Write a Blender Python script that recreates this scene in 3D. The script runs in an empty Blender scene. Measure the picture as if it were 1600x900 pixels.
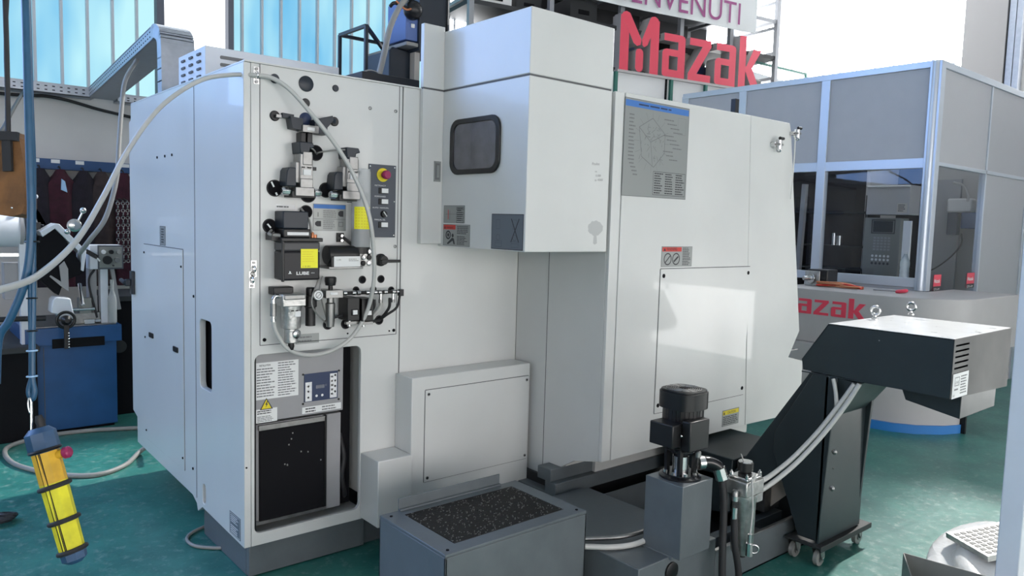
WIN_FAR, ADDED_GLOW, WIN_BLUE, WIN_BRIGHT, WIN_SIDE, WIN_REAR, WORLD, EXPO, SUN, SUN_EL = 6.8, 12.0, 1.02, 8.0, 1.4, 6.2, .28, 0.05, 4.2, 45
import bpy, bmesh, math, random
from mathutils import Vector, Matrix
random.seed(7)
V = Vector
# ---------------------------------------------------------------- camera geometry (1600x900)
YAW, PIT, ROL, F = 0.70205466, 0.08629782, -0.0285225, 1182.81143
def _basis():
    cy, sy, cp, sp = math.cos(YAW), math.sin(YAW), math.cos(PIT), math.sin(PIT)
    f = V((sy*cp, cy*cp, -sp)); rt = V((cy, -sy, 0)); dn = f.cross(rt)
    cr, sr = math.cos(ROL), math.sin(ROL)
    return cr*rt + sr*dn, -sr*rt + cr*dn, f
RT, DN, FW = _basis()
CAM = V((-1.191, -3.161, 1.6))
def ray(px, py): return RT*((px-800)/F) + DN*((py-450)/F) + FW
def on(ax, val, px, py):
    d = ray(px, py); return CAM + d*((val-CAM[ax])/d[ax])
def PX(v, px, py): return on(0, v, px, py)
def PY(v, px, py): return on(1, v, px, py)
def PZ(v, px, py): return on(2, v, px, py)
def at(px, py, depth): return CAM + ray(px, py)*depth
# ---------------------------------------------------------------- materials
MATS = {}
def mat(name, col, rough=.5, metal=0, var=0, scale=8, bump=0, bscale=60, coat=0, emit=0, alpha=1, trans=0, ior=1.45, spec=None):
    if name in MATS: return name
    m = bpy.data.materials.new(name); m.use_nodes = True
    nt = m.node_tree; b = nt.nodes['Principled BSDF']
    c = tuple(col)+(1,)
    b.inputs['Base Color'].default_value = c
    b.inputs['Roughness'].default_value = rough
    b.inputs['Metallic'].default_value = metal
    b.inputs['IOR'].default_value = ior
    b.inputs['Coat Weight'].default_value = coat
    b.inputs['Transmission Weight'].default_value = trans
    b.inputs['Alpha'].default_value = alpha
    if spec is not None: b.inputs['Specular IOR Level'].default_value = spec
    if emit:
        b.inputs['Emission Color'].default_value = c; b.inputs['Emission Strength'].default_value = emit
    if var or bump:
        tc = nt.nodes.new('ShaderNodeTexCoord')
    if var:
        n = nt.nodes.new('ShaderNodeTexNoise'); n.inputs['Scale'].default_value = scale; n.inputs['Detail'].default_value = 6
        nt.links.new(tc.outputs['Object'], n.inputs['Vector'])
        r = nt.nodes.new('ShaderNodeValToRGB'); r.color_ramp.elements[0].position = .3; r.color_ramp.elements[1].position = .7
        r.color_ramp.elements[0].color = tuple(x*(1-var) for x in col)+(1,)
        r.color_ramp.elements[1].color = tuple(min(1, x*(1+var*.5)) for x in col)+(1,)
        nt.links.new(n.outputs['Fac'], r.inputs['Fac']); nt.links.new(r.outputs['Color'], b.inputs['Base Color'])
        mr = nt.nodes.new('ShaderNodeMapRange'); mr.inputs['To Min'].default_value = max(0, rough-.08); mr.inputs['To Max'].default_value = min(1, rough+.08)
        nt.links.new(n.outputs['Fac'], mr.inputs['Value']); nt.links.new(mr.outputs['Result'], b.inputs['Roughness'])
    if bump:
        n2 = nt.nodes.new('ShaderNodeTexNoise'); n2.inputs['Scale'].default_value = bscale; n2.inputs['Detail'].default_value = 4
        nt.links.new(tc.outputs['Object'], n2.inputs['Vector'])
        bp = nt.nodes.new('ShaderNodeBump'); bp.inputs['Strength'].default_value = bump; bp.inputs['Distance'].default_value = .01
        nt.links.new(n2.outputs['Fac'], bp.inputs['Height']); nt.links.new(bp.outputs['Normal'], b.inputs['Normal'])
    MATS[name] = m
    return name
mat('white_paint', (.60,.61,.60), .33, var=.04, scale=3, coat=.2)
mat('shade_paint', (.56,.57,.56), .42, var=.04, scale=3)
mat('seam', (.10,.10,.105), .7)
mat('grey_paint', (.105,.122,.132), .42, var=.12, scale=9, bump=.05)
mat('conveyor_paint', (.017,.026,.030), .42, var=.15, scale=6)
mat('conveyor_side', (.022,.025,.026), .55, var=.1)
mat('black', (.008,.008,.009), .38)
mat('black_gloss', (.01,.01,.012), .18)
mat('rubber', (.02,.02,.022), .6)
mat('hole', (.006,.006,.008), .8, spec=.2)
mat('navy_plastic', (.014,.020,.030), .4)
mat('steel', (.62,.62,.62), .22, metal=1)
mat('dull_steel', (.30,.30,.295), .42, metal=1, var=.2, scale=30)
mat('cast_alu', (.5,.5,.49), .38, metal=.9, var=.25, scale=40, bump=.2)
mat('chiller_grey', (.30,.30,.31), .45, var=.05)
mat('paper', (.74,.75,.75), .6)
mat('ink', (.04,.04,.045), .7)
mat('ink_grey', (.16,.165,.17), .7)
mat('yellow', (.85,.80,.02), .45)
mat('ink_yellow', (.75,.62,.02), .5)
mat('label_red', (.55,.04,.03), .5)
mat('label_blue', (.05,.17,.48), .5)
mat('label_grey', (.27,.285,.28), .35, metal=.3)
mat('label_dark', (.12,.14,.165), .35)
mat('steel_blue', (.09,.15,.36), .45)
mat('mesh_wire', (.035,.035,.036), .45, metal=.4)
mat('pillar_grey', (.30,.295,.295), .8)
mat('navy', (.02,.035,.09), .4)
mat('panel_grey', (.075,.085,.105), .45)
mat('button_white', (.72,.73,.74), .5)
mat('magenta', (.30,.02,.09), .35)
mat('hose_white', (.62,.63,.60), .35)
mat('hose_clear', (.46,.465,.45), .3)
mat('hose_grey', (.26,.26,.25), .5)
mat('blue_hose', (.02,.085,.17), .35, var=.15, scale=20)
mat('blue_metal', (.012,.075,.22), .4, var=.15, scale=6)
mat('pendant_yellow', (.72,.66,.02), .5, var=.25, scale=18)
mat('pendant_orange', (.72,.42,.03), .5, var=.25, scale=18)
mat('pendant_blue', (.03,.08,.17), .4, var=.3, scale=20)
mat('leather', (.20,.095,.035), .7, var=.45, scale=12, bump=.3)
mat('rail_blue', (.03,.08,.2), .5, var=.1)
mat('cloth_dark', (.018,.014,.022), .9, var=.3, scale=20, bump=.4)
mat('cloth_red', (.05,.012,.022), .9, var=.3, scale=20, bump=.4)
mat('cloth_grey', (.05,.035,.035), .9, var=.3, scale=20, bump=.4)
mat('tray_metal', (.42,.45,.50), .4, metal=.7, var=.1, scale=20)
mat('wall_paint', (.60,.59,.58), .8, var=.08, scale=2)
mat('column_dark', (.10,.11,.14), .6)
mat('mullion', (.50,.55,.60), .5)
mat('booth_panel', (.40,.41,.44), .5, var=.03)
mat('booth_frame', (.50,.55,.62), .3, metal=.35)
mat('booth_dark', (.035,.033,.038), .7)
mat('counter_paint', (.38,.375,.38), .45, var=.04)
mat('skirt_blue', (.02,.16,.45), .45)
mat('red_face', (.70,.06,.105), .4)
mat('letter_side', (.42,.40,.40), .5)
mat('banner', (.66,.69,.70), .7)
mat('purple', (.28,.06,.20), .6)
mat('rack_steel', (.30,.31,.33), .5, metal=.4)
mat('rack_dark', (.03,.032,.035), .7)
mat('green_paint', (.02,.14,.11), .5)
mat('light_blue', (.35,.55,.8), .4)
mat('beige', (.45,.42,.38), .6)
mat('screen', (.03,.035,.04), .2)
mat('console_grey', (.20,.21,.20), .5)
mat('plastic_clear', (.9,.93,.95), .12, trans=.85, ior=1.3)
mat('bottle_clear', (.85,.93,.96), .05, trans=.6, ior=1.33)
mat('tube_clear', (.75,.77,.78), .15, trans=.6, ior=1.2)
mat('oil_smoke', (.07,.07,.075), .3, spec=.25)
mat('oil_dark', (.02,.02,.023), .3, spec=.25)
mat('white_metal', (.62,.66,.72), .45, var=.04)
mat('plastic_bag', (.92,.93,.94), .25, trans=.15, bump=.6, bscale=14)
mat('copper', (.5,.2,.1), .4, metal=.6)
mat('smudge', (.42,.43,.43), .5)
mat('top_sheet', (.74,.75,.75), .3, var=.08, scale=12, coat=.3)  # colour lightened to stand for the bright glare on the conveyor top
mat('smoked_pane', (.10,.10,.115), .12, coat=.3, var=.25, scale=14)
def glass_mat(name, tint, a):
    m = bpy.data.materials.new(name); m.use_nodes = True; nt = m.node_tree; nt.nodes.clear()
    o = nt.nodes.new('ShaderNodeOutputMaterial'); mx = nt.nodes.new('ShaderNodeMixShader')
    t = nt.nodes.new('ShaderNodeBsdfTransparent'); g = nt.nodes.new('ShaderNodeBsdfGlossy'); fr = nt.nodes.new('ShaderNodeFresnel')
    fr.inputs['IOR'].default_value = a; g.inputs['Roughness'].default_value = .02; t.inputs['Color'].default_value = tint+(1,)
    ge = nt.nodes.new('ShaderNodeNewGeometry'); iv = nt.nodes.new('ShaderNodeMath'); iv.operation = 'SUBTRACT'; iv.inputs[0].default_value = 1
    mu = nt.nodes.new('ShaderNodeMath'); mu.operation = 'MULTIPLY'
    nt.links.new(ge.outputs['Backfacing'], iv.inputs[1]); nt.links.new(iv.outputs[0], mu.inputs[0]); nt.links.new(fr.outputs[0], mu.inputs[1])
    nt.links.new(mu.outputs[0], mx.inputs[0]); nt.links.new(t.outputs[0], mx.inputs[1]); nt.links.new(g.outputs[0], mx.inputs[2])
    nt.links.new(mx.outputs[0], o.inputs[0]); MATS[name] = m
glass_mat('booth_glass', (.86,.88,.9), 1.55)
glass_mat('door_glass', (.35,.35,.37), 1.6)
def window_mat(name, colA, colB, strength, sx, sz):
    """translucent glazing lit by the sky: streaky emission"""
    m = bpy.data.materials.new(name); m.use_nodes = True; nt = m.node_tree; nt.nodes.clear()
    o = nt.nodes.new('ShaderNodeOutputMaterial'); e = nt.nodes.new('ShaderNodeEmission')
    tc = nt.nodes.new('ShaderNodeTexCoord'); mp = nt.nodes.new('ShaderNodeMapping'); n = nt.nodes.new('ShaderNodeTexNoise')
    mp.inputs['Scale'].default_value = (sx, sx, sz); n.inputs['Scale'].default_value = 1; n.inputs['Detail'].default_value = 3
    r = nt.nodes.new('ShaderNodeValToRGB'); r.color_ramp.elements[0].position = .35; r.color_ramp.elements[1].position = .62
    r.color_ramp.elements[0].color = colA+(1,); r.color_ramp.elements[1].color = colB+(1,)
    nt.links.new(tc.outputs['Object'], mp.inputs[0]); nt.links.new(mp.outputs[0], n.inputs['Vector'])
    nt.links.new(n.outputs['Fac'], r.inputs[0]); nt.links.new(r.outputs[0], e.inputs[0]); e.inputs[1].default_value = strength
    nt.links.new(e.outputs[0], o.inputs[0]); MATS[name] = m
window_mat('glazing_blue', (.17,.52,.82), (.52,.88,.95), WIN_BLUE, 1.6, .5)
window_mat('glazing_white', (.9,.96,1), (1,1,1), 3.0, 1, .5)
window_mat('glazing_bright', (.95,.98,1), (1,1,1), WIN_BRIGHT, 1, .5)
window_mat('glazing_blue_far', (.24,.46,1), (.38,.56,1), WIN_FAR, 1, .5)
window_mat('added_glow', (1,.97,.93), (1,1,1), ADDED_GLOW, 1, .5)  # emission for the added glow panel, not a real window
window_mat('glazing_side', (.72,.82,1), (.8,.88,1), WIN_SIDE, 1, .5)
window_mat('glazing_rear', (1,.95,.925), (1,.965,.945), WIN_REAR, 1, .5)
def let_through(name, t):
    """translucent sheet: part of the light outside comes straight through"""
    nt = MATS[name].node_tree; o = nt.nodes['Material Output']; e = nt.nodes['Emission']
    a = nt.nodes.new('ShaderNodeAddShader'); tr = nt.nodes.new('ShaderNodeBsdfTransparent'); tr.inputs[0].default_value = (t, t, t, 1)
    nt.links.new(e.outputs[0], a.inputs[0]); nt.links.new(tr.outputs[0], a.inputs[1]); nt.links.new(a.outputs[0], o.inputs[0])
let_through('glazing_bright', .8)
# floor: worn glossy teal epoxy
def floor_mat():
    m = bpy.data.materials.new('floor_epoxy'); m.use_nodes = True; nt = m.node_tree; b = nt.nodes['Principled BSDF']; L = nt.links
    tc = nt.nodes.new('ShaderNodeTexCoord')
    n = nt.nodes.new('ShaderNodeTexNoise'); n.inputs['Scale'].default_value = 2.6; n.inputs['Detail'].default_value = 8; n.inputs['Roughness'].default_value = .65
    r = nt.nodes.new('ShaderNodeValToRGB'); r.color_ramp.elements[0].position = .3; r.color_ramp.elements[1].position = .72
    r.color_ramp.elements[0].color = (.014,.105,.098,1); r.color_ramp.elements[1].color = (.045,.23,.19,1)
    n2 = nt.nodes.new('ShaderNodeTexNoise'); n2.inputs['Scale'].default_value = 22; n2.inputs['Detail'].default_value = 8; n2.inputs['Roughness'].default_value = .7
    r2 = nt.nodes.new('ShaderNodeValToRGB'); r2.color_ramp.elements[0].position = .53; r2.color_ramp.elements[1].position = .70
    r2.color_ramp.elements[0].color = (0,0,0,1); r2.color_ramp.elements[1].color = (.45,.45,.45,1)
    mx = nt.nodes.new('ShaderNodeMix'); mx.data_type = 'RGBA'; mx.inputs['B'].default_value = (.30,.40,.36,1)
    L.new(tc.outputs['Object'], n.inputs['Vector']); L.new(tc.outputs['Object'], n2.inputs['Vector'])
    L.new(n.outputs['Fac'], r.inputs[0]); L.new(n2.outputs['Fac'], r2.inputs[0])
    L.new(r2.outputs[0], mx.inputs['Factor']); L.new(r.outputs[0], mx.inputs['A']); L.new(mx.outputs['Result'], b.inputs['Base Color'])
    mr = nt.nodes.new('ShaderNodeMapRange'); mr.inputs['To Min'].default_value = .22; mr.inputs['To Max'].default_value = .55
    L.new(n2.outputs['Fac'], mr.inputs['Value']); L.new(mr.outputs[0], b.inputs['Roughness'])
    bp = nt.nodes.new('ShaderNodeBump'); bp.inputs['Strength'].default_value = .15; bp.inputs['Distance'].default_value = .004
    L.new(n2.outputs['Fac'], bp.inputs['Height']); L.new(bp.outputs[0], b.inputs['Normal'])
    MATS['floor_epoxy'] = m
floor_mat()
# ---------------------------------------------------------------- mesh builder
def catmull(pts, n=8):
    P = [V(p) for p in pts]
    if len(P) < 3: return P
    P = [P[0]*2-P[1]] + P + [P[-1]*2-P[-2]]
    out = []
    for i in range(1, len(P)-2):
        for k in range(n):
            t = k/n; a, b, c, d = P[i-1], P[i], P[i+1], P[i+2]
            out.append(.5*((2*b)+(c-a)*t+(2*a-5*b+4*c-d)*t*t+(3*b-a-3*c+d)*t**3))
    out.append(P[-2]); return out
def rrect(x0, z0, x1, z1, r, n=5):
    out = []
    for cx, cz, a0 in ((x1-r,z1-r,0),(x0+r,z1-r,90),(x0+r,z0+r,180),(x1-r,z0+r,270)):
        for i in range(n+1):
            a = math.radians(a0+90*i/n); out.append((cx+r*math.cos(a), cz+r*math.sin(a)))
    return out
def circ(cx, cz, r, n=20): return [(cx+r*math.cos(2*math.pi*i/n), cz+r*math.sin(2*math.pi*i/n)) for i in range(n)]
class MB:
    def __init__(s): s.bm = bmesh.new(); s.ms = []
    def mi(s, m):
        if m not in s.ms: s.ms.append(m)
        return s.ms.index(m)
    def face(s, pts, m, smooth=False):
        f = s.bm.faces.new([s.bm.verts.new(p) for p in pts]); f.material_index = s.mi(m); f.smooth = smooth; return f
    def box(s, x0, x1, y0, y1, z0, z1, m, M=None):
        c = [V((x, y, z)) for z in (z0, z1) for y in (y0, y1) for x in (x0, x1)]
        if M is not None: c = [M @ p for p in c]
        v = [s.bm.verts.new(p) for p in c]; k = s.mi(m)
        for q in ((0,2,3,1),(4,5,7,6),(0,1,5,4),(2,6,7,3),(0,4,6,2),(1,3,7,5)):
            f = s.bm.faces.new([v[i] for i in q]); f.material_index = k
        return s
    def bar(s, a, b, w, h, m, up=(0,0,1)):
        a, b = V(a), V(b); d = (b-a); L = d.length; d.normalize(); up = V(up)
        if abs(d.dot(up)) > .98: up = V((0,1,0))
        x = d.cross(up).normalized(); z = x.cross(d)
        M = Matrix((x, d, z)).transposed().to_4x4(); M.translation = a
        return s.box(-w/2, w/2, 0, L, -h/2, h/2, m, M)
    def prism(s, poly, ax, lo, hi, m, m2=None, holes=()):
        """2D polygon extruded along ax: 'X' poly=(y,z), 'Y' poly=(x,z), 'Z' poly=(x,y); m2 = material of the sides"""
        def P(p, t): return {'X': V((t,p[0],p[1])), 'Y': V((p[0],t,p[1])), 'Z': V((p[0],p[1],t))}[ax]
        k, k2 = s.mi(m), s.mi(m2 or m)
        loops = [poly]+list(holes); tmp = bmesh.new(); es = []
        for L in loops:
            vs = [tmp.verts.new((p[0], p[1], 0)) for p in L]
            es += [tmp.edges.new((vs[i], vs[(i+1) % len(vs)])) for i in range(len(vs))]
        if holes:
            bmesh.ops.triangle_fill(tmp, edges=es, use_beauty=True)
            def inside(x, y, L):
                c = False
                for i in range(len(L)):
                    (x1, y1), (x2, y2) = L[i], L[i-1]
                    if (y1 > y) != (y2 > y) and x < (x2-x1)*(y-y1)/(y2-y1)+x1: c = not c
                return c
            bad = [f for f in tmp.faces if any(inside(f.calc_center_median().x, f.calc_center_median().y, L) for L in holes)]
            bmesh.ops.delete(tmp, geom=bad, context='FACES_ONLY')
        else: tmp.faces.new(list(tmp.verts))
        tmp.verts.ensure_lookup_table(); tmp.verts.index_update()
        A = [s.bm.verts.new(P(v.co, lo)) for v in tmp.verts]; B = [s.bm.verts.new(P(v.co, hi)) for v in tmp.verts]
        for f in tmp.faces:
            ids = [v.index for v in f.verts]
            g = s.bm.faces.new([A[i] for i in ids]); g.material_index = k
            g = s.bm.faces.new([B[i] for i in reversed(ids)]); g.material_index = k
        i0 = 0
        for L in loops:
            n = len(L)
            for i in range(n):
                a, b = i0+i, i0+(i+1) % n
                g = s.bm.faces.new([A[a], A[b], B[b], B[a]]); g.material_index = k2
            i0 += n
        tmp.free(); return s
    def lathe(s, prof, o, ax=(0,0,1), m='steel', n=24, mats=None):
        """prof = [(r, h)...] revolved about axis ax from point o"""
        o = V(o); ax = V(ax).normalized(); u = ax.orthogonal().normalized(); w = ax.cross(u); rings = []
        for r, h in prof:
            rings.append([s.bm.verts.new(o+ax*h+(u*math.cos(2*math.pi*i/n)+w*math.sin(2*math.pi*i/n))*max(r, 1e-5)) for i in range(n)])
        for j in range(len(rings)-1):
            k = s.mi(mats[j] if mats else m)
            for i in range(n):
                f = s.bm.faces.new([rings[j][i], rings[j][(i+1) % n], rings[j+1][(i+1) % n], rings[j+1][i]]); f.smooth = True; f.material_index = k
        for R_, k in ((rings[0], 0), (rings[-1], -1)):
            if (prof[k][0]) > 1e-4:
                f = s.bm.faces.new(R_ if k else R_[::-1]); f.material_index = s.mi(mats[k] if mats else m)
        return s
    def cyl(s, a, b, r, m, r2=None, n=20):
        a, b = V(a), V(b); return s.lathe([(r, 0), (r if r2 is None else r2, (b-a).length)], a, b-a, m, n)
    def tube(s, pts, r, m, n=10, sm=8):
        P = catmull(pts, sm) if sm else [V(p) for p in pts]; k = s.mi(m); rings = []; u = None
        for i, p in enumerate(P):
            d = (P[min(i+1, len(P)-1)]-P[max(i-1, 0)]).normalized()
            u = (u - d*u.dot(d)).normalized() if u is not None else d.orthogonal().normalized()
            w = d.cross(u)
            rings.append([s.bm.verts.new(p+(u*math.cos(2*math.pi*q/n)+w*math.sin(2*math.pi*q/n))*r) for q in range(n)])
        for j in range(len(rings)-1):
            for i in range(n):
                f = s.bm.faces.new([rings[j][i], rings[j][(i+1) % n], rings[j+1][(i+1) % n], rings[j+1][i]]); f.smooth = True; f.material_index = k
        f = s.bm.faces.new(rings[0][::-1]); f.material_index = k; f = s.bm.faces.new(rings[-1]); f.material_index = k
        return s
    def torus(s, c, ax, R, r, m, n=24, q=8):
        c, ax = V(c), V(ax).normalized(); u = ax.orthogonal().normalized(); w = ax.cross(u); k = s.mi(m); rings = []
        for i in range(n):
            a = 2*math.pi*i/n; d = u*math.cos(a)+w*math.sin(a)
            rings.append([s.bm.verts.new(c+d*(R+r*math.cos(2*math.pi*j/q))+ax*r*math.sin(2*math.pi*j/q)) for j in range(q)])
        for i in range(n):
            for j in range(q):
                f = s.bm.faces.new([rings[i][j], rings[(i+1) % n][j], rings[(i+1) % n][(j+1) % q], rings[i][(j+1) % q]]); f.smooth = True; f.material_index = k
        return s
    def sph(s, c, r, m, n=12, sc=(1,1,1)):
        prof = [(math.sin(math.pi*i/n)*r, -math.cos(math.pi*i/n)*r) for i in range(n+1)]
        n0 = len(s.bm.verts); s.lathe(prof, (0,0,0), (0,0,1), m, 16); s.bm.verts.ensure_lookup_table()
        for v in s.bm.verts[n0:]: v.co = V((v.co.x*sc[0], v.co.y*sc[1], v.co.z*sc[2]))+V(c)
        return s
    def text(s, body, O, U, Up, N, h, m, width=None, center=False, off=0.0, bold=0, ext=0):
        """lettering laid on a surface: O = baseline start, U = reading direction, Up, h = capital height"""
        cu = bpy.data.curves.new('t', 'FONT'); cu.body = body; cu.size = h/.7; cu.offset = bold; cu.extrude = ext
        ob = bpy.data.objects.new('t', cu); bpy.context.scene.collection.objects.link(ob)
        dg = bpy.context.evaluated_depsgraph_get(); me = bpy.data.meshes.new_from_object(ob.evaluated_get(dg))
        xs = [v.co.x for v in me.vertices] or [0, 1]; w = max(xs)-min(xs); kx = (width/w) if width else 1; x0 = min(xs)
        O, U, Up, N = V(O), V(U), V(Up), V(N); k = s.mi(m); sh = (w*kx/2) if center else 0
        vs = [s.bm.verts.new(O+U*((v.co.x-x0)*kx-sh)+Up*v.co.y+N*(off+v.co.z)) for v in me.vertices]
        for p in me.polygons:
            try: f = s.bm.faces.new([vs[i] for i in p.vertices]); f.material_index = k
            except ValueError: pass
        bpy.data.objects.remove(ob); bpy.data.curves.remove(cu); bpy.data.meshes.remove(me)
        return s
    def go(s, name, parent=None, bev=0, sub=0, normals=True, solid=0):
        me = bpy.data.meshes.new(name)
        if normals: bmesh.ops.recalc_face_normals(s.bm, faces=s.bm.faces)
        ob = bpy.data.objects.new(name, me)
        off = V((0,0,0)); p = parent
        while p is not None: off += p.location; p = p.parent
        if parent is None and s.bm.verts:
            lo = [min(v.co[i] for v in s.bm.verts) for i in range(3)]; hi = [max(v.co[i] for v in s.bm.verts) for i in range(3)]
            ob.location = ((lo[0]+hi[0])/2, (lo[1]+hi[1])/2, lo[2]); off = V(ob.location)
        for v in s.bm.verts: v.co -= off
        s.bm.to_mesh(me); s.bm.free()
        for m in s.ms: me.materials.append(MATS[m])
        me.set_sharp_from_angle(angle=math.radians(38))
        bpy.context.scene.collection.objects.link(ob)
        if parent is not None: ob.parent = parent
        if bev:
            b = ob.modifiers.new('bevel', 'BEVEL'); b.width = bev; b.segments = 2; b.limit_method = 'ANGLE'; b.angle_limit = math.radians(50)
        if sub:
            b = ob.modifiers.new('sub', 'SUBSURF'); b.levels = sub; b.render_levels = sub
        return ob
def tag(o, label, cat, group=None, kind=None):
    if label: o['label'] = label
    if cat: o['category'] = cat
    if group: o['group'] = group
    if kind: o['kind'] = kind
    return o
def thing(name, loc, label, cat, group=None):
    o = bpy.data.objects.new(name, None); o.location = loc; o.empty_display_size = .1
    bpy.context.scene.collection.objects.link(o); return tag(o, label, cat, group)
def struct(o): o['kind'] = 'structure'; return o
def copy_tree(o, parent=None):
    c = o.copy(); bpy.context.scene.collection.objects.link(c); c.parent = parent
    for ch in list(o.children): copy_tree(ch, c)
    return c
class Lab:
    """a flat sticker or plate: TL corner O, U (right), D (down) vectors, N outward normal; printing stays in its mesh"""
    def __init__(s, O, U, D, N, base='label_grey', th=.0012, m=None):
        s.O, s.U, s.D, s.N = V(O), V(U), V(D), V(N).normalized(); s.th = th; s.m = m or MB(); s.lv = 0
        if base:
            a, b = s.O, s.O+s.U; c, d = s.O+s.U+s.D, s.O+s.D; n = s.N*th
            s.m.face([a+n, d+n, c+n, b+n], base)
            for p, q in ((a,b),(b,c),(c,d),(d,a)): s.m.face([p, q, q+n, p+n], base)
    def pt(s, u, v, lv): return s.O+s.U*u+s.D*v+s.N*(s.th+.0004*lv)
    def r(s, u0, v0, u1, v1, m, lv=1): s.m.face([s.pt(u0,v0,lv), s.pt(u0,v1,lv), s.pt(u1,v1,lv), s.pt(u1,v0,lv)], m); return s
    def p(s, pts, m, lv=1): s.m.face([s.pt(u,v,lv) for u, v in pts][::-1], m); return s
    def fr(s, u0, v0, u1, v1, w, m, lv=1):
        a = s.U.length; b = s.D.length; wu, wv = w/a, w/b
        s.r(u0,v0,u1,v0+wv,m,lv); s.r(u0,v1-wv,u1,v1,m,lv); s.r(u0,v0,u0+wu,v1,m,lv); s.r(u1-wu,v0,u1,v1,m,lv); return s
    def lines(s, u0, v0, u1, v1, n, m='ink', fill=.45, rag=.35, lv=1):
        h = (v1-v0)/n
        for i in range(n):
            u = u0; e = u1-(u1-u0)*rag*random.random(); v = v0+h*(i+.25)
            while u < e:
                w = min((u1-u0)*random.uniform(.10,.28), e-u); s.r(u, v, u+w*.88, v+h*fill, m, lv); u += w
        return s
    def seg(s, u0, v0, u1, v1, w, m, lv=1):
        a = s.pt(u0,v0,lv); b = s.pt(u1,v1,lv); d = (b-a).normalized(); q = d.cross(s.N)*w/2
        s.m.face([a-q, b-q, b+q, a+q], m); return s
    def circ(s, u, v, r, m, lv=1, n=16, ring=0):
        ku, kv = 1/s.U.length, 1/s.D.length
        if ring:
            for i in range(n):
                a, b = 2*math.pi*i/n, 2*math.pi*(i+1)/n
                s.p([(u+r*ku*math.cos(a), v+r*kv*math.sin(a)), (u+r*ku*math.cos(b), v+r*kv*math.sin(b)), (u+(r-ring)*ku*math.cos(b), v+(r-ring)*kv*math.sin(b)), (u+(r-ring)*ku*math.cos(a), v+(r-ring)*kv*math.sin(a))], m, lv)
        else: s.p([(u+r*ku*math.cos(2*math.pi*i/n), v+r*kv*math.sin(2*math.pi*i/n)) for i in range(n)], m, lv)
        return s
    def t(s, u, v, body, h, m, width=None, lv=1, bold=0):
        s.m.text(body, s.pt(u, v, lv), s.U.normalized(), -s.D.normalized(), s.N, h, m, width=width, bold=bold); return s
def labY(y, tl, br, base='label_grey', th=.0012):
    """sticker on a face whose normal is -Y, from two photograph corners"""
    a, b = PY(y, *tl), PY(y, *br); return Lab((a.x, y, a.z), (b.x-a.x, 0, 0), (0, 0, b.z-a.z), (0,-1,0), base, th)
def labX(x, tl, br, base='label_grey', th=.0012):
    a, b = PX(x, *tl), PX(x, *br); return Lab((x, a.y, a.z), (0, b.y-a.y, 0), (0, 0, b.z-a.z), (-1,0,0), base, th)
# ================================================================ THE HALL
YB, XE, XL, YF = 4.4, 11.0, -8.0, -9.0        # back wall, end wall, left wall, wall behind the viewer
WZ = 2.60                                      # sill of the high glazing
m = MB(); m.box(XL-.1, XE+3, YF, YB+.1, -.1, 0, 'floor_epoxy'); struct(m.go('floor'))
m = MB(); m.box(XL, XE, YB, YB+.15, 0, WZ, 'wall_paint'); struct(m.go('wall_back'))
m = MB(); m.box(XE, XE+.15, .8, YB+.15, 0, 3.0, 'wall_paint'); m.box(XE, XE+.15, -3.0, .95, 0, 7, 'wall_paint'); m.box(7, 7.15, YF, -4.9, 0, 5, 'wall_paint'); m.box(7, 7.15, -3.3, -3.0, 0, 5, 'wall_paint'); m.box(7, 7.15, -4.9, -3.3, .85, 5, 'wall_paint'); m.box(7.15, XE, -3.15, -3.0, 0, 5, 'wall_paint'); struct(m.go('wall_right'))  # the nearer stretch is unseen, added to frame the glow panel
m = MB(); m.box(XL-.15, XL, YF, YB+.15, 0, 2.0, 'wall_paint'); m.box(XL-.15, XL, YF, .2, 2.0, 7, 'wall_paint'); struct(m.go('wall_left'))
m = MB(); m.box(XL, XE, YF-.15, YF, 0, .2, 'wall_paint'); m.box(XL, XE, YF-.15, YF, 3.3, 7, 'wall_paint')
for x in (-5.2, -1.8, 1.6, 5.0, 8.4): m.box(x-.5, x+.5, YF-.15, YF, .2, 3.3, 'wall_paint')
struct(m.go('wall_front'))
m = MB(); m.box(XL, 7.4, YF, 2.6, 7.0, 7.2, 'wall_paint'); m.box(7.4, XE, -.25, 2.6, 7.0, 7.2, 'wall_paint'); struct(m.go('ceiling'))  # unseen; outline cut to shade the machine and let the sun past
# back glazing: vertical translucent channels between dark steel columns
c1 = (PY(YB, 245, 60).x, PY(YB, 255, 60).x); c2 = (PY(YB, 356, 60).x, PY(YB, 363, 60).x); c3 = (PY(YB, 697, 40).x, PY(YB, 700, 40).x)
def glazing(n, x0, x1, gm, pitch, mul='mullion', zt=7.0):
    w = MB(); w.box(x0, x1, YB+.06, YB+.09, WZ, zt, gm); o = struct(w.go('window_%d' % n))
    if pitch:
        f = MB(); x = x0+pitch*.55
        while x < x1: f.box(x-.011, x+.011, YB+.02, YB+.06, WZ, zt, mul); x += pitch
        f.box(x0, x1, YB-.0, YB+.06, WZ, WZ+.05, mul); f.go('mullions', o)
glazing(1, -1.4, c1[0], 'glazing_blue', .199)
glazing(9, XL, -1.5, 'glazing_blue_far', 0)
m = MB(); m.box(-1.5, -1.4, YB-.03, YB+.12, WZ, 7, 'column_dark'); struct(m.go('trim_6'))
glazing(2, c1[1], c2[0], 'glazing_white', 0)
glazing(3, c2[1], c3[0], 'glazing_blue', .199)
glazing(4, c3[1], XE, 'glazing_bright', .199)
for i, c in enumerate((c1, c2, c3)):
    m = MB(); m.box(c[0]-.005, c[1]+.005, YB-.03, YB+.12, WZ, 7, 'column_dark'); struct(m.go('trim_%d' % (i+1)))
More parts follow.
